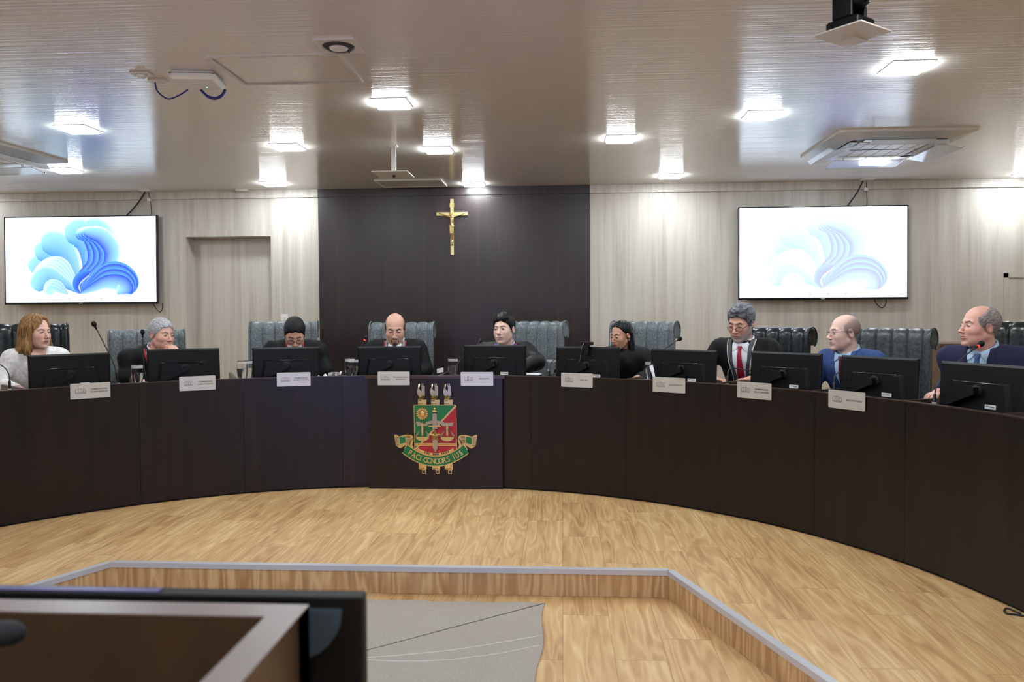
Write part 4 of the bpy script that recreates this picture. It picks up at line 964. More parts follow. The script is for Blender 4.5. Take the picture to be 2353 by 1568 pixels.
def hair_sdf(P, d, style):
    q = P.copy(); x = q[..., 0]; y = q[..., 1]; z = q[..., 2]; ax = np.abs(x)
    wv = .0016*np.sin(x*420+y*160+np.sin(z*90)*2)+.0012*np.sin(y*300-z*240)
    if style in ('short', 'swept', 'thick'):
        t = {'short': .010, 'swept': .013, 'thick': .015}[style]; wv = wv*.6
        s = S_ell(q, (0, .017, .037+t*.5), (.0755+t*.7, .098+t, .085+t*.9))
        line = np.interp(y, [-.12, -.085, -.066, -.050, -.034, -.012, .004, .020, .045, .10], [.080, .076, .064, .040, .014, -.014, -.004, .006, -.052, -.078])
        line = line-.006+np.where(y < -.06, .006*np.sin(x*110+1), 0)
        s = smax(s, line-z, .020)
        if style == 'swept': s = smin(s, smax(S_ell(q, (.012, -.045, .088), (.052, .040, .020)), line-z+.004, .006), .012); wv = wv+.0013*np.sin((x*1.2+y*.4)*120+z*40)
        if style == 'thick': s = smin(s, S_ell(q, (.01, -.030, .108), (.055, .058, .022)), .015); wv = wv+.0022*np.sin(x*75+y*25+np.sin(y*60)*1.2)
        return s+wv
    if style in ('fringe', 'fringe_thin'):
        t = .007 if style == 'fringe' else .0035
        s = S_ell(q, (0, .018, .034), (.0762+t, .0975+t, .083+t))
        line = np.interp(y, [-.12, -.062, -.044, -.026, .004, .020, .045, .10], [.2, .2, .020, -.012, -.004, .006, -.052, -.078])
        top = np.interp(y, [-.06, -.025, .0, .03, .075, .11], [.048, .070, .092, .116, .13, .13])
        if style == 'fringe_thin': top = np.interp(y, [-.06, -.02, .03, .075, .11], [.010, .045, .062, .075, .075])
        s = smax(s, line-z, .010); s = smax(s, z-top, .024)
        return s+wv*.7
    if style == 'bob':         # shoulder length, swept across the forehead
        s = S_ell(q, (0, .020, .045), (.090, .108, .094))
        line = np.interp(y, [-.12, -.085, -.066, -.045, -.025], [.078, .070, .040, -.02, -.20])
        line = np.where(y < -.045, .100-1.35*np.clip(-x-.004, 0, .07), line)
        for sx in (-1, 1):
            s = smin(s, S_cap(q, (sx*.070, .000, .03), (sx*.088, -.005, -.120), .030, .034), .03)
            s = smin(s, S_cap(q, (sx*.088, -.005, -.120), (sx*.072, -.045, -.190), .032, .014), .03)
        s = smin(s, S_cap(q, (0, .075, .02), (0, .085, -.150), .050, .045), .04)
        s = smin(s, S_cap(q, (.055, .06, -.0), (.075, .065, -.15), .035, .038), .04); s = smin(s, S_cap(q, (-.055, .06, -.0), (-.075, .065, -.15), .035, .038), .04)
        s = smax(s, -(S_ell(q, (0, -.085, -.030), (.056, .070, .095))), .012)
        s = smax(s, -S_cap(q, (0, -.02, -.08), (0, .02, -.30), .045), .02)
        s = smax(s, np.where(y < -.03, line-z, -1), .01)
        th = np.arctan2(x-.015, -(y-.03)); return s+.0030*np.sin(th*26+z*22)+.0018*np.sin(th*61-z*31)
    if style == 'long':        # straight, centre parting tucked behind the ear
        s = S_ell(q, (0, .018, .042), (.083, .104, .089))
        line = np.interp(y, [-.12, -.085, -.066, -.045, -.030, -.012, .012, .03], [.118, .108, .096, .066, .038, .014, .016, -.4])
        s = smax(s, line-z, .012)
        s = smin(s, S_cap(q, (.060, .045, .0), (.080, .020, -.27), .028, .030), .03); s = smin(s, S_cap(q, (-.060, .045, .0), (-.072, .045, -.27), .028, .026), .03)
        s = smin(s, S_cap(q, (0, .075, 0), (0, .085, -.27), .045, .045), .04)
        s = smax(s, -S_cap(q, (0, -.02, -.08), (0, .02, -.30), .045), .02)
        s = s+.004*np.exp(-(x/.004)**2)*(z > .05)
        return s+.0012*np.sin(x*260+y*200)
    return None
def head_colors(Hp, d):
    """albedo by place on the head: lips, brows, stubble, scalp hair; shade painted into mouth line, nostrils and lid crease"""
    x, y, z = Hp.T; ax = np.abs(x); n = len(x); sk = np.array(d['skin']); C = np.tile(sk, (n, 1))
    def mixc(w, col):
        nonlocal C
        w = np.clip(w, 0, 1)[:, None]; C = C*(1-w)+np.array(col)*w
    g = lambda c, r: np.exp(-(((Hp*np.array([0, 1, 1])+np.stack([ax, 0*x, 0*x], 1)-np.array(c))/np.array(r))**2).sum(1))
    mixc(.35*g((.040, -.07, -.028), (.02, .03, .018)), sk*np.array([1.0, .68, .62]))
    mixc(.35*g((0, -.115, -.03), (.014, .02, .014)), sk*np.array([1.0, .66, .6]))
    mixc(.4*g((.083, .01, -.005), (.012, .03, .035)), sk*np.array([1.0, .62, .55]))
    mixc(.35*g((.0315, -.09, -.006), (.018, .03, .008)), sk*np.array([.72, .58, .55]))
    bd = d.get('beard')
    if bd:
        col, kind, st = bd
        if kind == 'full': w = np.clip((-.030-z+(y < -.03)*0+np.clip((y+.05)*.9, -.02, .06))/.012, 0, 1)*(y < .005)*(np.clip((.052-z*0-ax*0)/.01, 0, 1)); w = np.maximum(w*(z > -.125), 0)*(1-1.2*g((0, -.10, -.0635), (.02, .03, .006)))*(1-(g((.034, -.075, -.040), (.014, .03, .016))))
        elif kind == 'goatee': w = np.maximum(g((0, -.092, -.095), (.024, .05, .020))*1.5, g((.014, -.10, -.0505), (.016, .02, .0055))*1.5); w = np.maximum(w, g((.027, -.088, -.068), (.006, .03, .020))*1.2); w = np.clip(w-.3, 0, 1)*1.3
        else: w = .5*np.clip((-.045-z)/.02, 0, 1)*(y < .01)
        mixc(w*st, col)
    li = d.get('lips', sk*np.array([.80, .50, .48])); lw = d.get('lipw', .75)
    mixc(lw*np.clip(1.6*np.exp(-((ax/.021)**4+((z+.0640)/.0085)**4))*(y < -.082), 0, 1), li)
    mixc(.9*np.exp(-((ax/.022)**4+((z+.0638)/.0017)**4))*(y < -.08), np.array(li)*.35)  # crease shade between the lips, put into the colour
    mixc(.9*np.exp(-(((ax-.0068)/.004)**2+((z+.0415)/.003)**2))*(y < -.095), sk*.25)  # shade inside the nostrils, painted dark
    bc, bw = d.get('brow', ((.03, .02, .02), .8))
    bz = .0235+.006*np.clip((ax-.012)/.03, 0, 1)-.011*np.clip((ax-.034)/.015, 0, 1)**2
    mixc(bw*1.3*np.exp(-(((z-bz)/.0042)**4+((ax-.030)/.0195)**6))*(y < -.05), bc)
    mixc(.55*np.exp(-(((z-.0105)/.0016)**2+((ax-.031)/.015)**4))*(y < -.07), sk*.4)  # lid crease darkened in the colour to stand for its shade
    sc = d.get('scalp')
    if sc:      # close-cropped hair seen on the scalp
        col, st, bald = sc
        line = np.interp(y, [-.12, -.050, -.030, -.012, .004, .020, .045, .10], [.2, .2, .015, -.012, -.004, .006, -.052, -.078])
        top = np.interp(y, [-.06, -.025, .0, .03, .075, .11], [.025, .055, .075, .092, .11, .12]) if bald else 1+0*y
        w = 1/(1+np.exp(-(z-line)/.004))*1/(1+np.exp(-(top-z)/.008)); mixc(st*w, col)
    return C
def hand_sdf(P, w, fd, pn, side, curl=.5, sc=1.):
    """w wrist point, fd finger direction, pn palm normal (towards the palm), side=+1 thumb on +cross"""
    fd = np.array(fd, float); fd /= np.linalg.norm(fd); pn = np.array(pn, float); pn -= fd*(pn@fd); pn /= np.linalg.norm(pn); sd = np.cross(fd, pn)*side
    R = np.stack([fd, sd, pn], 1); q = ((P-np.array(w, f32))@R.astype(f32))/sc          # local: x along fingers, y toward thumb, z palm side
    s = S_ell(q, (.048, 0, 0), (.052, .040, .015)); s = smin(s, S_cap(q, (-.02, 0, 0), (.02, 0, 0), .024, .026), .02)
    for y, L, x0 in ((.030, .070, .084), (.010, .078, .090), (-.011, .072, .087), (-.030, .056, .078)):
        a = (x0, y, 0); c1 = curl*1.0; b = (x0+L*.48*math.cos(c1), y*1.05, L*.48*math.sin(c1)); c2 = c1+curl*1.1
        c = (b[0]+L*.30*math.cos(c2), y*1.05, b[2]+L*.30*math.sin(c2)); c3 = c2+curl*.6; e = (c[0]+L*.24*math.cos(c3), y*1.03, c[2]+L*.24*math.sin(c3))
        s = smin(s, S_cap(q, (x0-.03, y*.9, 0), a, .0095, .0092), .008)
        k = np.minimum(np.minimum(S_cap(q, a, b, .0090, .0082), S_cap(q, b, c, .0080, .0074)), S_cap(q, c, e, .0074, .0064)); s = smin(s, k, .004)
    t = smin(S_cap(q, (.018, .024, .006), (.052, .052, .016), .015, .0105), S_cap(q, (.052, .052, .016), (.082, .052, .024), .0100, .0078), .006)
    return smin(s, t, .012)*sc

SEATZ = .56
def person(lab, hpx, hR, scale, hyaw, hpitch, hroll, byaw, d):
    """hpx = pixel of the head centre; hR = its distance from the bench centre; yaws are world angles in degrees (0 faces the camera side, + turns to the right)"""
    Hw = atR(hpx[0], hpx[1], hR); a = ang(Hw); pe = pol(d.get('seatR', hR+.21), a)
    if 'pel' in d: pe = pe+Vector((d['pel'][0], d['pel'][1], 0))
    root_z = .12; by = math.radians(byaw)
    BR = np.array(Matrix.Rotation(by, 3, 'Z')); root = np.array([pe[0], pe[1], root_z])
    H = (Hw-root)@BR                                        # head centre in the body frame
    HR = rotm(math.radians(hyaw-byaw), math.radians(hpitch), math.radians(hroll)); s_ = scale
    toH = lambda P: ((P-H.astype(f32))@HR.astype(f32))/s_
    hb = H+HR@np.array([0, .022, -.055])*s_                    # base of skull
    N_ = H+np.array([0, .030, -.136])*s_+np.array([HR[0, 1]*.0, .035*math.sin(math.radians(max(0, hpitch))), 0])+np.array(d.get('nk', (0, 0, 0)))
    Sh = N_+np.array([0, .016, -.038])                          # shoulder line centre
    # ---- body (skin): head, neck, chest, arms, hands in one mesh
    nr = d.get('neck', .056)*s_
    def neck(P): return S_cap(P, N_+np.array([0, .01, -.05]), hb, nr*1.06, nr*.98)
    def fhead(P):
        s = head_sdf(toH(P), d)*s_
        s = smin(s, neck(P), .022)
        return smin(s, S_ell(P, N_+np.array([0, .012, -.10]), (.15, .085, .075)), .03)
    lo = np.minimum(H-.155*s_, N_-np.array([.16, .11, .19])); hi = np.maximum(H+np.array([.155, .155, .155])*s_, N_+np.array([.16, .11, 0]))
    V, F = surfnet(fhead, lo, hi, d.get('res', .0027))
    C = head_colors(toH(V.astype(f32)), d)
    sk = np.array(d['skin']); un = C.copy()
    parts = [(V, F, C)]
    # arms
    sw = d.get('shw', .175)
    shL, shR = Sh+np.array([sw+.02, .0, -.02]), Sh+np.array([-sw-.02, 0, -.02])
    toB = lambda p: (np.array(p, float)-root)@BR
    def deflt(sx):
        e = np.array([sx*(sw+.085), Sh[1]-.06, Sh[2]-.27]); w = np.array([sx*.13, max(-.38, min(Sh[1]-.28, -.24)), .757]); e[2] = max(e[2], .80); return e, w
    arms = []
    for sx, key in ((1, 'armL'), (-1, 'armR')):
        sh = shL if sx > 0 else shR; e, w = deflt(sx); cu = .35; fd = None; pn = (0, 0, -1)
        if key in d:
            q = d[key]; e = np.array(q['e'], float)+Sh if 'e' in q else e; w = toB(q['w']) if 'w' in q else w; cu = q.get('curl', cu); fd = q.get('fd'); pn = q.get('pn', pn)
            if 'eabs' in q: e = toB(q['eabs'])
        fdv = np.array(fd, float) if fd is not None else (w-e)*np.array([1, 1, .2])
        arms.append((sh, e, w, fdv, pn, cu, sx))
        def fh(P): return smin(hand_sdf(P, w, fdv, pn, -sx, cu, .98), S_cap(P, e*.5+w*.5, w, .036, .027), .02)
        b0 = np.minimum(np.minimum(w, e*.5+w*.5)-.05, w+fdv/np.linalg.norm(fdv)*.19-.07); b1 = np.maximum(np.maximum(w, e*.5+w*.5)+.05, w+fdv/np.linalg.norm(fdv)*.19+.07)
        v, f = surfnet(fh, np.minimum(b0, w-.08), np.maximum(b1, w+.08), .0038)
        parts.append((v, f, np.tile(sk, (len(v), 1))))
    pelv = np.array([0, .0, SEATZ-.12+.155])
    wd = d.get('width', 1.)
    def core(P, g=0., wr=0.):
        """torso between the pelvis and the shoulder line, sheared so it follows the lean; g = cloth thickness"""
        t = np.clip((P[..., 2]-pelv[2])/(Sh[2]-pelv[2]), -.2, 1.3); Q = P.copy()
        Q[..., 1] -= pelv[1]+(Sh[1]-pelv[1])*t; Q[..., 0] -= Sh[0]*t; hh = Sh[2]-pelv[2]
        s = S_ell(Q, (0, 0, pelv[2]+hh*.50), (.165*wd+g, .118*wd+g, hh*.72)); s = smin(s, S_ell(Q, (0, -.02, pelv[2]+hh*.70), (.165*wd+g, .115+g, .15)), .06)
        s = smin(s, S_ell(Q, (0, .01, pelv[2]+.02), (.175*wd+g, .14+g, .13)), .05)
        s = smin(s, S_cap(P, shL-np.array([.02, 0, .01]), shR+np.array([.02, 0, -.01]), .058+g), .05)
        k = smin(S_cap(P, shL-np.array([.03, 0, -.015]), N_+np.array([.03, .02, -.012]), .040+g, .034+g), S_cap(P, shR+np.array([.03, 0, .015]), N_+np.array([-.03, .02, -.012]), .040+g, .034+g), .03)
        return smin(s, k, .05)
    v, f = surfnet(lambda P: core(P, -.014), (Sh+pelv)/2-np.array([.36, .34, .40]), (Sh+pelv)/2+np.array([.36, .34, .36]), .016)
    parts.append((v, f, np.tile(sk, (len(v), 1))))
    o_ = 0; VV, FF, CC_ = [], [], []
    for v, f, c in parts: VV.append(v); FF.append(f+o_); CC_.append(c); o_ += len(v)
    body = npmesh('person', np.concatenate(VV), np.concatenate(FF), 'skin', cols=np.concatenate(CC_))
    body.location = tuple(root); body.rotation_euler = (0, 0, by); tag(body, lab, 'person')
    # ---- outer garment
    g = d.get('g', .026); sl = d.get('sleeve', (.062, .056, .044)); kind = d['wear']; rng = np.random.RandomState(int(hpx[0]))
    ph = rng.rand(6)*6
    def wrinkle(P, amp):
        x, y, z = P[..., 0], P[..., 1], P[..., 2]
        return amp*(np.sin(x*34+z*9+ph[0]+2*np.sin(z*11+ph[1]))*.6+np.sin(z*42+x*25+ph[2]+2*np.sin(x*14))*.5+np.sin(x*75+y*60+ph[3])*.25)
    def outer(P):
        s = core(P, g)
        for sh, e, w, fdv, pn, cu, sx in arms:
            ww = w+(e-w)*.12
            s = smin(s, smin(S_cap(P, sh, e, sl[0]+g*.3, sl[1]+g*.3), S_cap(P, e, ww, sl[1]+g*.3, sl[2]), .03), .045)
            s = smax(s, -(S_cap(P, w+(w-e)*.0, w+(w-e)*.8, sl[2]-.010, sl[2]-.006)), .01)
        s = s+wrinkle(P, d.get('wr', .005 if kind == 'robe' else .003))
        s = smax(s, -(neck(P)-.001-d.get('open', .020 if d.get('shirt') else .006)), .008)       # neck hole
        if 'vcut' in d:       # real open front: cut wedge showing what lies beneath
            pass
        return s
    lo = np.minimum.reduce([Sh-np.array([.42, .30, .42]), pelv-np.array([.34, .3, .16])]+[q[1]-.14 for q in arms]+[q[2]-.12 for q in arms])
    hi = np.maximum.reduce([Sh+np.array([.42, .25, .16]), pelv+np.array([.34, .3, .1])]+[q[1]+.14 for q in arms]+[q[2]+.12 for q in arms])
    v, f = surfnet(outer, lo, hi, .0085)
    gm = d.get('gmat'); names = {'robe': 'judge_robe', 'suit': 'suit_jacket', 'lace': 'lace_blouse'}
    npmesh(names[kind], v, f, gm, body)
    # ---- trousers
    def legs(P):
        s = None
        for sx in (-1, 1):
            hp = pelv+np.array([sx*.09, -.02, -.05]); kn = np.array([sx*.13, -.45, SEATZ-.12+.095]); an = np.array([sx*.12, -.40, .07])
            k = smin(S_cap(P, hp, kn, .088, .062), S_cap(P, kn, an, .062, .045), .03); k = smin(k, S_cap(P, an-np.array([0, 0, .03]), an+np.array([0, -.16, -.035]), .038, .032), .02); s = k if s is None else smin(s, k, .03)
        return s
    v, f = surfnet(legs, (-.25, -.64, -.02), (.25, .16, .64), .014); npmesh('trousers', v, f, 'trousers', body)
    # ---- decals that follow the cloth
    def hit(x, z, off_):
        x = np.atleast_1d(np.array(x, float)); z = np.atleast_1d(np.array(z, float)); y = np.full_like(x, Sh[1]-.34)
        for _ in range(60):
            dd = outer(np.stack([x, y, z], -1).astype(f32))-off_; y = y+np.clip(dd, -.02, .05)*.75
        return y
    def strip(name, pts, wd_, m, off_=.003, th=.0025, n=26, side=None):
        """pts in (x,z) relative to N_; wd_ width (number or per-point list)"""
        q = bez([(p[0], p[1], 0) for p in pts], max(2, n//len(pts))); k = len(q); wl = np.interp(np.linspace(0, 1, k), np.linspace(0, 1, len(wd_)), wd_) if isinstance(wd_, (list, tuple)) else [wd_]*k
        J = 5; X, Z = [], []
        for i in range(k):
            t = (q[min(i+1, k-1)]-q[max(i-1, 0)]).normalized(); nn = Vector((-t.y, t.x, 0))
            for j in range(J):
                u = (j/(J-1)-.5) if side is None else (j/(J-1))*side
                c = q[i]+nn*wl[i]*u; X.append(c.x+N_[0]); Z.append(c.y+N_[2])
        Y = hit(X, Z, off_); top = [[(X[i*J+j], Y[i*J+j]-(th if j not in (0, J-1) else 0), Z[i*J+j]) for j in range(J)] for i in range(k)]
        back = [[(X[i*J+j], Y[i*J+j]+.006, Z[i*J+j]) for j in range(J)][::-1] for i in range(k)]
        P = [top[i]+back[i]+[top[i][0]] for i in range(k)]
        b = MB(); b.grid(P); b.add(P[0][:-1], [tuple(range(2*J))]); b.add(P[-1][:-1], [tuple(range(2*J))[::-1]])
        return b.build(name, m, body, smooth='all')
    def bib(name, lx, rx, m, off_=.002):
        """cloth between a left and a right edge polyline (x,z rel N_)"""
        A = bez([(p[0], p[1], 0) for p in lx], 6); B = bez([(p[0], p[1], 0) for p in rx], 6); J = 9; X, Z = [], []
        for p, q in zip(A, B):
            for j in range(J): c = p.lerp(q, j/(J-1)); X.append(c.x+N_[0]); Z.append(c.y+N_[2])
        Y = hit(X, Z, off_); return MB().grid([[(X[i*J+j], Y[i*J+j], Z[i*J+j]) for j in range(J)] for i in range(len(A))]).build(name, m, body, smooth='all', recalc=False)
    vx = d.get('vx', .062); vz = d.get('vz', -.26); vt = d.get('vt', -.005); cxo = d.get('cx', 0.)
    if kind in ('robe', 'suit') and d.get('shirt'):
        L_ = [(-vx, vt), (-vx*.86+cxo*.2, vt+(vz-vt)*.3), (-vx*.5+cxo*.6, vt+(vz-vt)*.65), (-.004+cxo, vz)]; R_ = [(vx, vt), (vx*.86+cxo*.2, vt+(vz-vt)*.3), (vx*.5+cxo*.6, vt+(vz-vt)*.65), (.004+cxo, vz)]
        if d.get('wide'): L_[-1] = (-.045, vz); R_[-1] = (.045, vz); L_[2] = (-vx*.8, L_[2][1]); R_[2] = (vx*.8, R_[2][1])
        bib('shirt', L_, R_, d['shirt'])
        # collar band round the neck and the two points
        ax_ = (hb-(N_+np.array([0, .01, -.05]))); ax_ /= np.linalg.norm(ax_); u_ = np.cross(ax_, [1., 0, 0]); u_ /= np.linalg.norm(u_); w_ = np.cross(u_, ax_)
        P = []
        for i in range(33):
            t = 2*math.pi*i/32; dirv = w_*math.cos(t)+u_*math.sin(t); fr = max(0, -dirv[1])
            b0 = N_+np.array([0, .01, -.05])+ax_*(.062-.034*fr); r0 = nr*1.06+.007
            P.append([tuple(b0+dirv*(r0+.004)), tuple(b0+dirv*r0+ax_*(.036)), tuple(b0+dirv*(r0+.004)+ax_*.038), tuple(b0+dirv*(r0+.010)+ax_*.0)])
        MB().grid(P).build('shirt_collar', d['shirt'], body, smooth='all')
        for sx in (-1, 1):
            bib('collar_point', [(sx*.012, -.012), (sx*.022, -.036), (sx*.048, -.058)], [(sx*.058, .010), (sx*.060, -.012), (sx*.054, -.056)], d['shirt'], .007)
        if d.get('tie'):
            strip('tie', [(0, -.030), (cxo*.15, -.052), (cxo*.6, vz*.62), (cxo, vz+.01)] if not d.get('wide') else [(0, -.030), (0, -.052), (0, vz*.6), (0, vz+.01)], [.028, .024, .050, .074 if d.get('wide') else .034], d['tie'], .007, .006)
            strip('tie_knot', [(0, -.022), (0, -.050)], [.034, .022], d['tie'], .012, .006, n=8)
    if d.get('facing'):
        fm, pm, fw_ = d['facing']
        for sx in (-1, 1):
            p = [(sx*(vx+.012), vt+.030), (sx*(vx+.006), vt-.02), (sx*vx*.92, vt+(vz-vt)*.35), (sx*vx*.60, vt+(vz-vt)*.70), (sx*(.012+(.04 if d.get('wide') else 0)), vz-.02)]
            if fm: strip('robe_facing', [(q[0]+sx*fw_*.5*.8, q[1]) for q in p], fw_, fm, .005)
            strip('robe_piping', [(q[0]+sx*(fw_*.85 if fm else .0), q[1]+.0) for q in p], d.get('pw', .010), pm, .009, .004)
    if kind == 'suit':
        for sx in (-1, 1):
            p = [(sx*(vx+.010), vt+.022), (sx*(vx+.012), vt-.04), (sx*(vx*.95+.02), vt+(vz-vt)*.38), (sx*(vx*.55+.022), vt+(vz-vt)*.72), (sx*.012+cxo, vz-.03)]
            strip('lapel', p, [.026, .040, .070, .052, .014], gm, .004, .005)
    if kind == 'lace':
        bib('neckline', [(-.058, .012), (-.052, -.03), (-.034, -.075), (-.006, -.105)], [(.058, .012), (.052, -.03), (.034, -.075), (.006, -.105)], d['skinm'], .002)
    if d.get('pin'):
        x, z = d['pin']; y = hit([N_[0]+x], [N_[2]+z], .008)[0]; MB().ell((N_[0]+x, y-.002, N_[2]+z), (.006, .003, .007), 10, 6).build('lapel_pin', 'gold', body, smooth='all')
    # ---- hair
    if d.get('hair'):
        st, hm = d['hair']
        ext = .36 if st in ('bob', 'long') else .16
        f_ = lambda P: hair_sdf(toH(P), d, st)*s_
        cs = np.array([H+HR@np.array([x, y, z])*s_ for x in (-.16, .16) for y in (-.15, .17) for z in (-ext, .17)])
        v, f = surfnet(f_, cs.min(0), cs.max(0), .0034); npmesh('hair', v, f, hm, body)
    # ---- eyes
    def loc(b, start=0):
        for i in range(start, len(b.v)): b.v[i] = tuple(H+HR@np.array(b.v[i])*s_)
        return b
    b = MB(); gz = d.get('gaze', 0.); op = d.get('eyeopen', .0046); cols = []
    for sx in (-1, 1):
        k0 = len(b.v); b.ell((sx*.0315, -.0840, .0025), (.0125, .0058, op), 18, 10)
        for q in b.v[k0:]:
            r_ = math.hypot(q[0]-sx*.0315-gz, (q[2]-.0025)); cols.append((.015, .01, .01) if r_ < .0024 else (d.get('iris', (.06, .03, .015))) if r_ < .0055 else (.62, .58, .56))
        k1 = len(b.v); b.tube([(sx*(.0315-.0135), -.0855, .001), (sx*(.0315-.007), -.0895, .0025+op*.85), (sx*.0315, -.0905, .0032+op), (sx*(.0315+.008), -.0880, .0022+op*.8), (sx*(.0315+.014), -.0825, .0005)], .0013, 6)
        cols += [(.02, .012, .01)]*(len(b.v)-k1)
    loc(b).build('eyes', 'eye', body, smooth='all', cols=np.array(cols), recalc=True)
    # ---- glasses
    if d.get('glasses'):
        fmat, dz, rimless = d['glasses']; b = MB(); lens = MB()
        yy = -.108 if dz < -.01 else -.104
        for sx in (-1, 1):
            c = [(sx*.033+.024*math.cos(t), yy+.012*(abs(math.cos(t)*.5+sx*.5 if sx > 0 else math.cos(t)*-.5+.5))**2, dz+.013*math.sin(t)*(1 if math.sin(t) > 0 else 1.15)) for t in [2*math.pi*i/22 for i in range(23)]]
            b.tube(c, .0014 if not rimless else .0009, 6, caps=False)
            cc = (sx*.033, yy+.002, dz); lens.add([cc]+c[:-1], [(0, i+1, (i+1) % 22+1) for i in range(22)])
            b.tube(bez([(sx*.057, yy+.010, dz+.005), (sx*.074, -.045, dz+.012), (sx*.080, .0, .010), (sx*.080, .022, -.004)], 6), .0019, 6)
        b.tube([(-.0095, yy+.001, dz+.002), (0, yy-.003, dz+.0045), (.0095, yy+.001, dz+.002)], .0016, 6)
        gr = loc(b).build('glasses', fmat, body, smooth='all'); loc(lens).build('lenses', 'lensglass', gr)
    if d.get('earring'):
        for sx in (-1, 1): 
            b = MB().ell((sx*.083, .004, -.043), (.006, .006, .009), 12, 8); loc(b).build('earring', 'gold', body, smooth='all')
    body['_h'] = 0; del body['_h']
    return dict(root=root, BR=BR, H=H, HR=HR, N=N_, Sh=Sh)

# ------------------------------------------------------------------ cloth and hair materials
M['lensglass'] = mat('spectacle_lens', (1, 1, 1), .02, trans=1., ior=1.01, alpha=.25)
M['trousers'] = mat('dark_trousers', srgb(24, 24, 28), .8)
M['robe'] = mat('black_robe_cloth', srgb(9, 10, 13), .7, spec=.25, bump=((40, 40, 14), .35, .006))
M['robesatin'] = mat('black_satin_robe', srgb(9, 9, 11), .55, spec=.35, bump=((26, 26, 10), .4, .008))
M['suitblue'] = mat('mid_blue_suit', srgb(48, 72, 124), .8, spec=.3, bump=((30, 30, 12), .3, .005), var=.12)
M['suitnavy'] = mat('navy_suit', srgb(24, 27, 62), .75, spec=.3, bump=((26, 26, 12), .3, .005))
M['lace'] = mat('white_lace', srgb(238, 235, 236), .8, bump=((34, 34, 34), .9, .008), var=.14)
M['shirt'] = mat('white_shirt', srgb(222, 224, 232), .7); M['shirtblue'] = mat('light_blue_shirt', srgb(168, 196, 226), .7)
M['greyface'] = mat('grey_silk_facing', srgb(126, 128, 134), .5); M['slate'] = mat('slate_facing', srgb(62, 66, 76), .6); M['blueface'] = mat('blue_facing', srgb(62, 100, 178), .6)
M['redpipe'] = mat('red_piping', srgb(178, 20, 34), .5); M['whitepipe'] = mat('cream_piping', srgb(218, 214, 202), .6)
M['tiered'] = mat('red_tie', srgb(150, 14, 46), .55, bump=((200, 200, 200), .2, .001)); M['tiewine'] = mat('burgundy_tie', srgb(74, 14, 40), .6); M['tieblue'] = mat('blue_tie', srgb(52, 76, 128), .5); M['tiegrey'] = mat('grey_tie', srgb(76, 78, 92), .5)
def hairmat(n, c0, c1, sc=(60, 60, 260), rough=.5):
    m, N, L, B = newmat(n); tc = N.new('ShaderNodeTexCoord'); mp = N.new('ShaderNodeMapping'); mp.inputs['Scale'].default_value = sc; no = N.new('ShaderNodeTexNoise'); no.inputs['Scale'].default_value = 1; no.inputs['Detail'].default_value = 3
    rp = N.new('ShaderNodeValToRGB'); rp.color_ramp.elements[0].position = .38; rp.color_ramp.elements[1].position = .62; rp.color_ramp.elements[0].color = (*c0, 1); rp.color_ramp.elements[1].color = (*c1, 1)
    bp = N.new('ShaderNodeBump'); bp.inputs['Strength'].default_value = .6; bp.inputs['Distance'].default_value = .002
    L.new(tc.outputs['Object'], mp.inputs[0]); L.new(mp.outputs[0], no.inputs['Vector']); L.new(no.outputs['Fac'], rp.inputs[0]); L.new(rp.outputs[0], B.inputs['Base Color']); L.new(no.outputs['Fac'], bp.inputs['Height']); L.new(bp.outputs[0], B.inputs['Normal']); B.inputs['Roughness'].default_value = rough; B.inputs['Specular IOR Level'].default_value = .22
    return m
M['h_blond'] = hairmat('light_brown_hair', srgb(104, 72, 40), srgb(170, 130, 84), (120, 120, 12), .4)
M['h_grey'] = hairmat('silver_grey_hair', srgb(142, 142, 146), srgb(186, 186, 192), (70, 40, 130))
M['h_dark'] = hairmat('near_black_hair', srgb(6, 6, 7), srgb(18, 17, 19), (160, 60, 160), .5)
M['h_salt'] = hairmat('dark_hair_greying', srgb(8, 8, 10), srgb(28, 28, 31), (160, 160, 120))
M['h_steel'] = hairmat('steel_grey_hair', srgb(62, 63, 72), srgb(118, 120, 128), (40, 14, 60), .45)
M['h_side'] = hairmat('thin_grey_side_hair', srgb(112, 104, 102), srgb(150, 144, 143), (60, 60, 130), .6)
M['h_shade'] = hairmat('cropped_dark_hair', srgb(40, 34, 32), srgb(70, 62, 58), (200, 200, 200), .7)
M['h_black'] = hairmat('long_black_hair', srgb(8, 8, 10), srgb(20, 19, 22), (160, 160, 8), .42)
SK = dict(fair=srgb(222, 178, 160), rosy=srgb(214, 164, 148), tan=srgb(192, 146, 122), olive=srgb(206, 162, 140), pale=srgb(222, 186, 172), warm=srgb(208, 160, 138))
M['skinplain'] = mat('skin_neckline', SK['fair'], .5)
G = (.30, .30, .31); D = (.025, .02, .02)
person('woman with shoulder-length light brown hair in a white lace blouse, looking right', (84, 764), 4.0, 1.03, 76, 3, 0, 42,
  dict(skin=SK['fair'], hair=('bob', 'h_blond'), wear='lace', gmat='lace', skinm='skinplain', lips=srgb(176, 92, 92), brow=(srgb(120, 84, 60), .7), shw=.150, g=.014, sleeve=(.052, .046, .042), wr=.002, gaze=.002, width=.92, jaw=.95, vx=.05))
hand_t = atR(383, 812, 3.90)
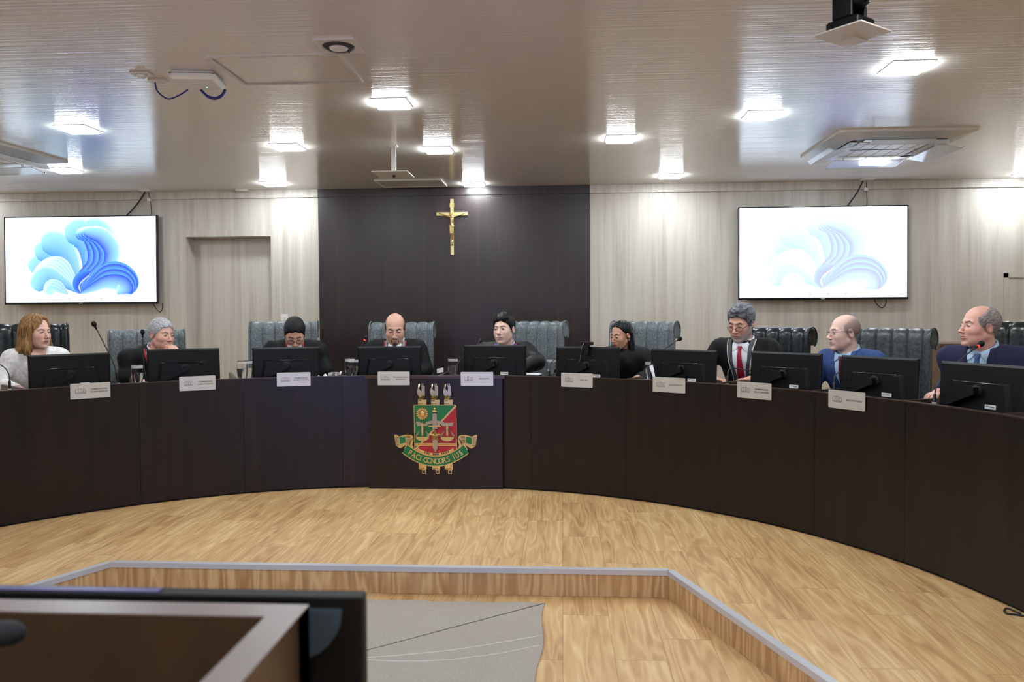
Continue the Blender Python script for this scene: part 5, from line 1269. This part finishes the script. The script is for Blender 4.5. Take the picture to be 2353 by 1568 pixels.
person('grey-haired man in a black robe resting his chin on his hand', (371, 770), 4.0, 1.06, 66, 6, 4, 30,
  dict(skin=SK['rosy'], hair=('short', 'h_grey'), wear='robe', gmat='robe', shirt='shirt', facing=(None, 'redpipe', .02), pw=.012, brow=(srgb(96, 84, 80), .7), scalp=(G, .5, False), vz=-.2, fat=.004, nk=(-.06, .02, .01),
       armL=dict(eabs=tuple(atR(420, 866, 3.86)), w=tuple(atR(411, 813, 3.80)), curl=.75, fd=(-.85, -.10, .62), pn=(-.3, .75, -.5))))
person('dark-haired man with glasses bent low over the bench in a black robe', (677, 768), 3.86, 1.10, 20, 34, 0, 18,
  dict(skin=SK['warm'], hair=('short', 'h_salt'), wear='robe', gmat='robe', shirt='shirt', facing=(None, 'redpipe', .02), pw=.012, glasses=('black', -.006, False), scalp=((.16, .16, .17), .8, False), brow=(D, .9), vz=-.2, seatR=4.25, beard=((.2, .18, .18), 'stub', .4), eyeopen=.003, nk=(0, .01, .06), shw=.185))
person('bald man with a dark goatee in a grey and red trimmed black robe, looking down', (908, 757), 3.95, 1.16, 10, 17, 0, 5,
  dict(skin=SK['olive'], hair=('fringe_thin', 'h_shade'), wear='robe', gmat='robe', shirt='shirt', tie='tiegrey', facing=('greyface', 'redpipe', .026), brow=(D, .85), beard=((.02, .016, .015), 'goatee', .95), scalp=((.12, .09, .08), .75, True), vz=-.24, eyeopen=.0028, nk=(0, 0, .03), jaw=.97, shw=.19))
person('dark-haired man in a black robe with blue and red facing, speaking and looking left', (1158, 757), 3.95, 1.11, -20, 1, -3, 2,
  dict(skin=SK['pale'], hair=('swept', 'h_dark'), wear='robe', gmat='robesatin', shirt='shirt', facing=('blueface', 'redpipe', .03), brow=(srgb(70, 54, 48), .7), mouth=.0022, jaw=.95, vz=-.22, g=.026, sleeve=(.062, .068, .048), nk=(.012, .02, 0), shw=.185, gaze=-.003, wr=.005, beard=(srgb(150, 120, 108), 'stub', .4),
       armL=dict(eabs=tuple(atR(1232, 832, 3.94)), w=tuple(atR(1180, 858, 3.80)), curl=.5)))
person('woman with long straight black hair and gold earrings in a black robe', (1428, 771), 4.02, 0.97, -52, 12, 0, -14,
  dict(skin=SK['tan'], hair=('long', 'h_black'), wear='robe', gmat='robe', lips=srgb(168, 24, 50), lipw=1., brow=(D, .85), shw=.150, width=.9, jaw=.90, ear=.85, nose=.9, earring=True, eyeopen=.0022, neck=.048, wr=.004, nk=(.02, .02, 0)))
M['frameblue'] = mat('dark_blue_frame', srgb(34, 34, 78), .3)
person('grey-bearded man with glasses and a red tie in a black robe, reading', (1703, 743), 3.95, 1.12, -40, 18, 2, -30,
  dict(skin=SK['warm'], hair=('thick', 'h_steel'), wear='robe', gmat='robe', shirt='shirt', tie='tiered', wide=True, facing=('slate', 'whitepipe', .034), pw=.007, glasses=('frameblue', -.010, False), brow=(srgb(50, 44, 46), .8), beard=((.40, .385, .38), 'full', .85), scalp=((.2, .2, .21), .6, False), vz=-.36, vx=.066, vt=0., eyeopen=.0026, nk=(.01, .0, 0), shw=.185, seatR=4.17,
       armL=dict(eabs=tuple(atR(1782, 850, 3.98)), w=tuple(atR(1728, 873, 3.72)), curl=.4, fd=(-1., -.15, -.05), pn=(0, -.1, -1)),
       armR=dict(eabs=tuple(atR(1610, 852, 3.98)), w=tuple(atR(1640, 873, 3.74)), curl=.4, fd=(1., -.25, .0), pn=(0, -.1, -1))))
person('bald man with thin glasses in a mid-blue suit and burgundy tie, seen in profile', (1940, 765), 3.98, 1.04, -84, 2, 0, -48,
  dict(skin=SK['pale'], wear='suit', gmat='suitblue', shirt='shirtblue', tie='tiewine', glasses=('steel_dark', .0, True), brow=(srgb(90, 70, 64), .7), scalp=(srgb(122, 106, 102), .85, True), vz=-.34, g=.016, nose=1.12, nk=(.015, .01, 0), shw=.165, wr=.0035))
person('balding grey-haired man in a navy suit, light blue shirt and blue tie, looking left', (2250, 751), 3.98, 1.03, -84, -2, 0, -48,
  dict(skin=SK['rosy'], hair=('fringe', 'h_side'), wear='suit', gmat='suitnavy', shirt='shirtblue', tie='tieblue', brow=(srgb(70, 54, 50), .8), scalp=(srgb(130, 118, 114), .5, True), vz=-.34, g=.018, nk=(.015, .01, 0), shw=.18, pin=(.10, -.15), eyeopen=.0026, fat=.004, neck=.060, wr=.0035,
       armR=dict(eabs=tuple(atR(2195, 865, 3.95)), w=tuple(atR(2158, 904, 3.76)), curl=.4)))
# ------------------------------------------------------------------ executive chairs
def leather(n, c0, c1, sc, rough, crack):
    m, N, L, B = newmat(n); tc = N.new('ShaderNodeTexCoord'); no = N.new('ShaderNodeTexNoise'); no.inputs['Scale'].default_value = sc; no.inputs['Detail'].default_value = 8; no.inputs['Roughness'].default_value = .7
    rp = N.new('ShaderNodeValToRGB'); rp.color_ramp.elements[0].position = .42; rp.color_ramp.elements[1].position = .60; rp.color_ramp.elements[0].color = (*c0, 1); rp.color_ramp.elements[1].color = (*c1, 1)
    bp = N.new('ShaderNodeBump'); bp.inputs['Strength'].default_value = crack; bp.inputs['Distance'].default_value = .004
    L.new(tc.outputs['Object'], no.inputs['Vector']); L.new(no.outputs['Fac'], rp.inputs[0]); L.new(rp.outputs[0], B.inputs['Base Color']); L.new(no.outputs['Fac'], bp.inputs['Height']); L.new(bp.outputs[0], B.inputs['Normal']); B.inputs['Roughness'].default_value = rough
    return m
M['lworn'] = leather('worn_grey_leather', srgb(78, 85, 90), srgb(120, 129, 134), 80, .36, .4)
M['ldark'] = leather('dark_green_leather', srgb(20, 26, 29), srgb(34, 42, 46), 20, .27, .10)
M['lgrey'] = leather('dull_grey_leather', srgb(44, 52, 55), srgb(74, 82, 86), 40, .36, .25)
def chairproto(m):
    r = empty('executive_chair', '', 'chair', group='high-backed leather chairs behind the bench')
    w = .305; TZ = 1.235; rr = .085; n_ch = 5.5
    # side profile (y back positive, z): front face up, over the roll, hooked end, back face down
    pr = [(.02, .42), (-.012, .52), (-.012, .66), (.0, .85), (.012, 1.0), (.018, TZ-rr-.01)]
    for t in range(170, -60, -12): pr.append((.104+rr*math.cos(math.radians(t)), TZ-rr+rr*math.sin(math.radians(t))))
    pr += [(.135, TZ-rr-.055), (.118, TZ-rr-.040)]
    pr += [(.104+.035*math.cos(math.radians(t)), TZ-rr-.012+.035*math.sin(math.radians(t))) for t in (-40, 0, 60, 120)]
    pr += [(.085, TZ-.14), (.080, 1.0), (.075, .8), (.07, .6), (.075, .44)]
    NX = 66; P = []; nf = 6+20
    for i in range(NX+1):
        x = -w+2*w*i/NX; ph_ = (x+w)/(2*w)*n_ch*math.pi+ .0; ch = abs(math.sin(ph_))**.45; e = min(1, (w-abs(x))/.02); row = []
        cx_ = .104; cz_ = TZ-rr
        wid = 1-.05*0
        for k, (y, z) in enumerate(pr):
            a = .018*(ch-1)*(1 if k < nf else 0)*1.0-(1-e**.5)*.010
            if k < 6: dy, dz = -1, 0
            else: l = math.hypot(y-cx_, z-cz_)+1e-6; dy, dz = (y-cx_)/l, (z-cz_)/l
            if k >= nf: dy, dz = 0, 0
            bowl = .05*(x/w)**2*(-1) if k < 9999 else 0     # wings come forward
            tp = 1-.06*max(0, (.75-z)/.35)
            row.append((x*tp, y+dy*a+bowl, z+dz*a))
        P.append(row+[row[0]])
    b = MB(); b.grid(P)
    for i in (0, NX): b.add(P[i][:-1], [tuple(range(len(pr)))])
    b.build('backrest', m, r, smooth=True)
    for s_ in (-1, 1):
        b = MB(); x = s_*(w+.001); bow = -.05; c = (x, .104+bow, TZ-rr); ring = []
        for q in range(28):
            t = 2*math.pi*q/28; k = 1+.06*math.sin(t*9); ring.append((x+s_*.006*(1 if q % 2 else -.4), c[1]+(rr-.020)*k*math.cos(t), c[2]+(rr-.020)*k*math.sin(t)))
        b.add([(x-s_*.004, c[1], c[2])]+ring, [(0, q+1, (q+1) % 28+1) for q in range(28)]); b.build('scroll_pleats', m, r, smooth='all')
        pts = [(x, y-.05, z) for y, z in pr[1:26]]; b = MB(); b.tube(pts, .0065, 8); b.build('piping', m, r, smooth='all')
    b = MB(); nx, ny = 24, 10; P = []
    for i in range(nx+1):
        x = -.26+.52*i/nx; row = []
        for j in range(ny+1):
            y = -.50+.50*j/ny; e = min(1, min(.26-abs(x), y+.50+.0, .02-y+.02)/.05+.05); row.append((x, y, .40+.055*max(0, e)**.4+.004*math.sin(x*40)**2))
        P.append(row)
    b.grid(P); b.box(-.26, .26, -.50, .02, .34, .405, b=.03); b.build('seat', m, r, smooth=True)
    for s_ in (-1, 1):
        b = MB(); b.tube(bez([(s_*.29, -.02, .36), (s_*.32, -.04, .55), (s_*.32, -.10, .615), (s_*.31, -.36, .60), (s_*.30, -.40, .52), (s_*.28, -.34, .37)], 6), .022, 10); b.build('armrest', 'blackmatt', r, smooth='all')
    MB().lathe([(.028, .05), (.028, .22), (.02, .22), (.02, .34)], 16, c=(0, -.22, 0)).build('gas_lift', 'steel_dark', r, smooth=True)
    b = MB()
    for k in range(5):
        t = 2*math.pi*k/5+.3; b.prism([(-.03, 0), (.03, 0), (.018, .30), (-.018, .30)], .050, .085, fr=lambda u, v, d_: (u*math.cos(t)-v*math.sin(t), -.22+u*math.sin(t)+v*math.cos(t), d_))
    b.build('star_base', 'blackmatt', r)
    for k in range(5):
        t = 2*math.pi*k/5+.3; MB().lathe([(.001, -.014), (.02, -.014), (.025, -.006), (.025, .006), (.02, .014), (.001, .014)], 14, c=(-.29*math.sin(t), 0, 0), axis='x').xf(Matrix.Translation((.29*math.sin(t)-.29*math.sin(t), -.22+.29*math.cos(t), .0255))).build('caster', 'blackmatt', r, smooth=True)
    return r
P1, P2, P3 = chairproto('ldark'), chairproto('lworn'), chairproto('lgrey')
chairs = [((56, 743), 4.37, 38, 'ldark', 'dark leather chair with rounded corners behind the woman in white'), ((338, 757), 4.39, 30, 'lworn', 'worn pale grey leather chair behind the grey-haired man resting his chin'),
 ((651, 738), 4.41, 12, 'lworn', 'cracked grey leather chair behind the man bent over with glasses'), ((922, 740), 4.41, 0, 'lworn', 'cracked grey leather chair behind the bald man with the goatee'),
 ((1225, 738), 4.41, -24, 'lworn', 'worn grey leather chair turned left with a pleated scroll, behind the speaking man'), ((1475, 738), 4.41, -30, 'lworn', 'worn grey leather chair turned left behind the black-haired woman'),
 ((1776, 752), 4.43, -42, 'ldark', 'glossy dark leather chair behind the grey-bearded man with the red tie'), ((2036, 754), 4.43, -42, 'lgrey', 'dull grey leather chair with a torn scroll behind the bald man in blue'),
 ((2345, 738), 4.47, -52, 'ldark', 'dark green leather chair cut by the right frame edge behind the man in navy')]
used = {}
for px, R_, yw, m_, lab in chairs:
    pr_ = {'ldark': P1, 'lworn': P2, 'lgrey': P3}[m_]
    o = pr_ if m_ not in used else copy_tree(pr_); used[m_] = 1
    p = atR(px[0], px[1], R_); s_ = (p[2]-.12)/1.235
    o.location = (p[0], p[1], .12); o.rotation_euler = (0, 0, math.radians(yw)); o.scale = (1, 1, s_); o['label'] = lab

# ------------------------------------------------------------------ crucifix on the dark wall
cx, cyt = aty(1038, 458, YW-.02)[0]+.003, 0
zt = aty(1038, 458, YW-.02)[2]; zb_ = aty(1040, 586, YW-.02)[2]; zc = aty(1038, 492, YW-.02)[2]
cr = empty('crucifix', 'golden crucifix with a small figure hanging high on the dark wall', 'crucifix', (cx, YW-.014, zc))
b = MB(); b.box(-.017, .017, -.020, 0, zb_-zc, zt-zc, b=.002); b.box(-.165, .165, -.018, -.001, -.017, .017, b=.002); b.build('cross', 'brass', cr) if False else None
M['brass'] = mat('brushed_brass', srgb(206, 190, 140), .34, metal=.9)
b = MB(); b.box(-.017, .017, -.020, 0, zb_-zc, zt-zc); b.box(-.165, .165, -.018, -.001, -.017, .017); b.build('cross', 'brass', cr)
b = MB(); n = 12; P = []
for i in range(n+1):
    t = i/n; P.append([(-.024+.048*t, -.022-.004*math.sin(t*7), .068+.004*math.sin(t*9)), (-.024+.048*t, -.022-.004*math.sin(t*7), .110+.004*math.sin(t*8))])
b.grid(P); b.box(-.024, .024, -.024, -.018, .070, .108); b.build('scroll_plate', 'gold', cr, smooth=True)
def figure(P):
    q = P.copy(); s = S_ell(q, (.004, -.046, -.055), (.019, .013, .032)); s = smin(s, S_ell(q, (.0, -.044, -.092), (.014, .011, .025)), .012)
    s = smin(s, S_ell(q, (0, -.045, -.125), (.021, .015, .018)), .012); s = smin(s, S_cap(q, (-.020, -.044, -.125), (.014, -.050, -.137), .010, .013), .008)
    for sx in (-1, 1):
        s = smin(s, smin(S_cap(q, (sx*.017, -.044, -.036), (sx*.068, -.036, -.018), .0088, .0068), S_cap(q, (sx*.068, -.036, -.018), (sx*.122, -.026, .002), .0066, .0045), .005), .009)
        s = smin(s, S_ell(q, (sx*.130, -.025, .004), (.011, .005, .006)), .005)
        s = smin(s, smin(S_cap(q, (sx*.010, -.046, -.135), (sx*.009, -.062, -.205), .013, .0092), S_cap(q, (sx*.009, -.062, -.205), (.004+sx*.004, -.036, -.285), .0088, .006), .006), .01)
    s = smin(s, S_ell(q, (.004, -.042, -.298), (.010, .011, .016)), .006)
    s = smin(s, S_cap(q, (.003, -.046, -.030), (-.004, -.050, -.012), .007, .007), .006)
    h_ = S_ell(q, (-.007, -.054, .000), (.0115, .0125, .0155)); h_ = smin(h_, S_cap(q, (-.017, -.048, .0), (-.019, -.047, -.022), .0055, .004), .004); h_ = smin(h_, S_ell(q, (-.009, -.062, -.014), (.005, .004, .007)), .003)
    s = smin(s, h_, .004)
    return s+.0008*np.sin(q[..., 0]*420+q[..., 2]*200)*(q[..., 2] < -.11)*(q[..., 2] > -.15)
v, f = surfnet(figure, (-.15, -.085, -.33), (.15, -.01, .03), .0025); npmesh('figure', v, f, 'gold', cr)
b = MB()
for s_ in (-1, 1): b.lathe([(.001, -.034), (.003, -.033), (.003, -.018)], 8, c=(s_*.128, 0, .004), axis='y')
b.build('nails', 'acgrey', cr)
MB().lathe([(.016, -.004), (.019, 0), (.016, .004)], 20, c=(-.007, -.052, .009)).build('crown', 'gold', cr, smooth='all')
MB().box(-.010, .012, -.030, -.018, -.335, -.318).build('foot_block', 'acgrey', cr)
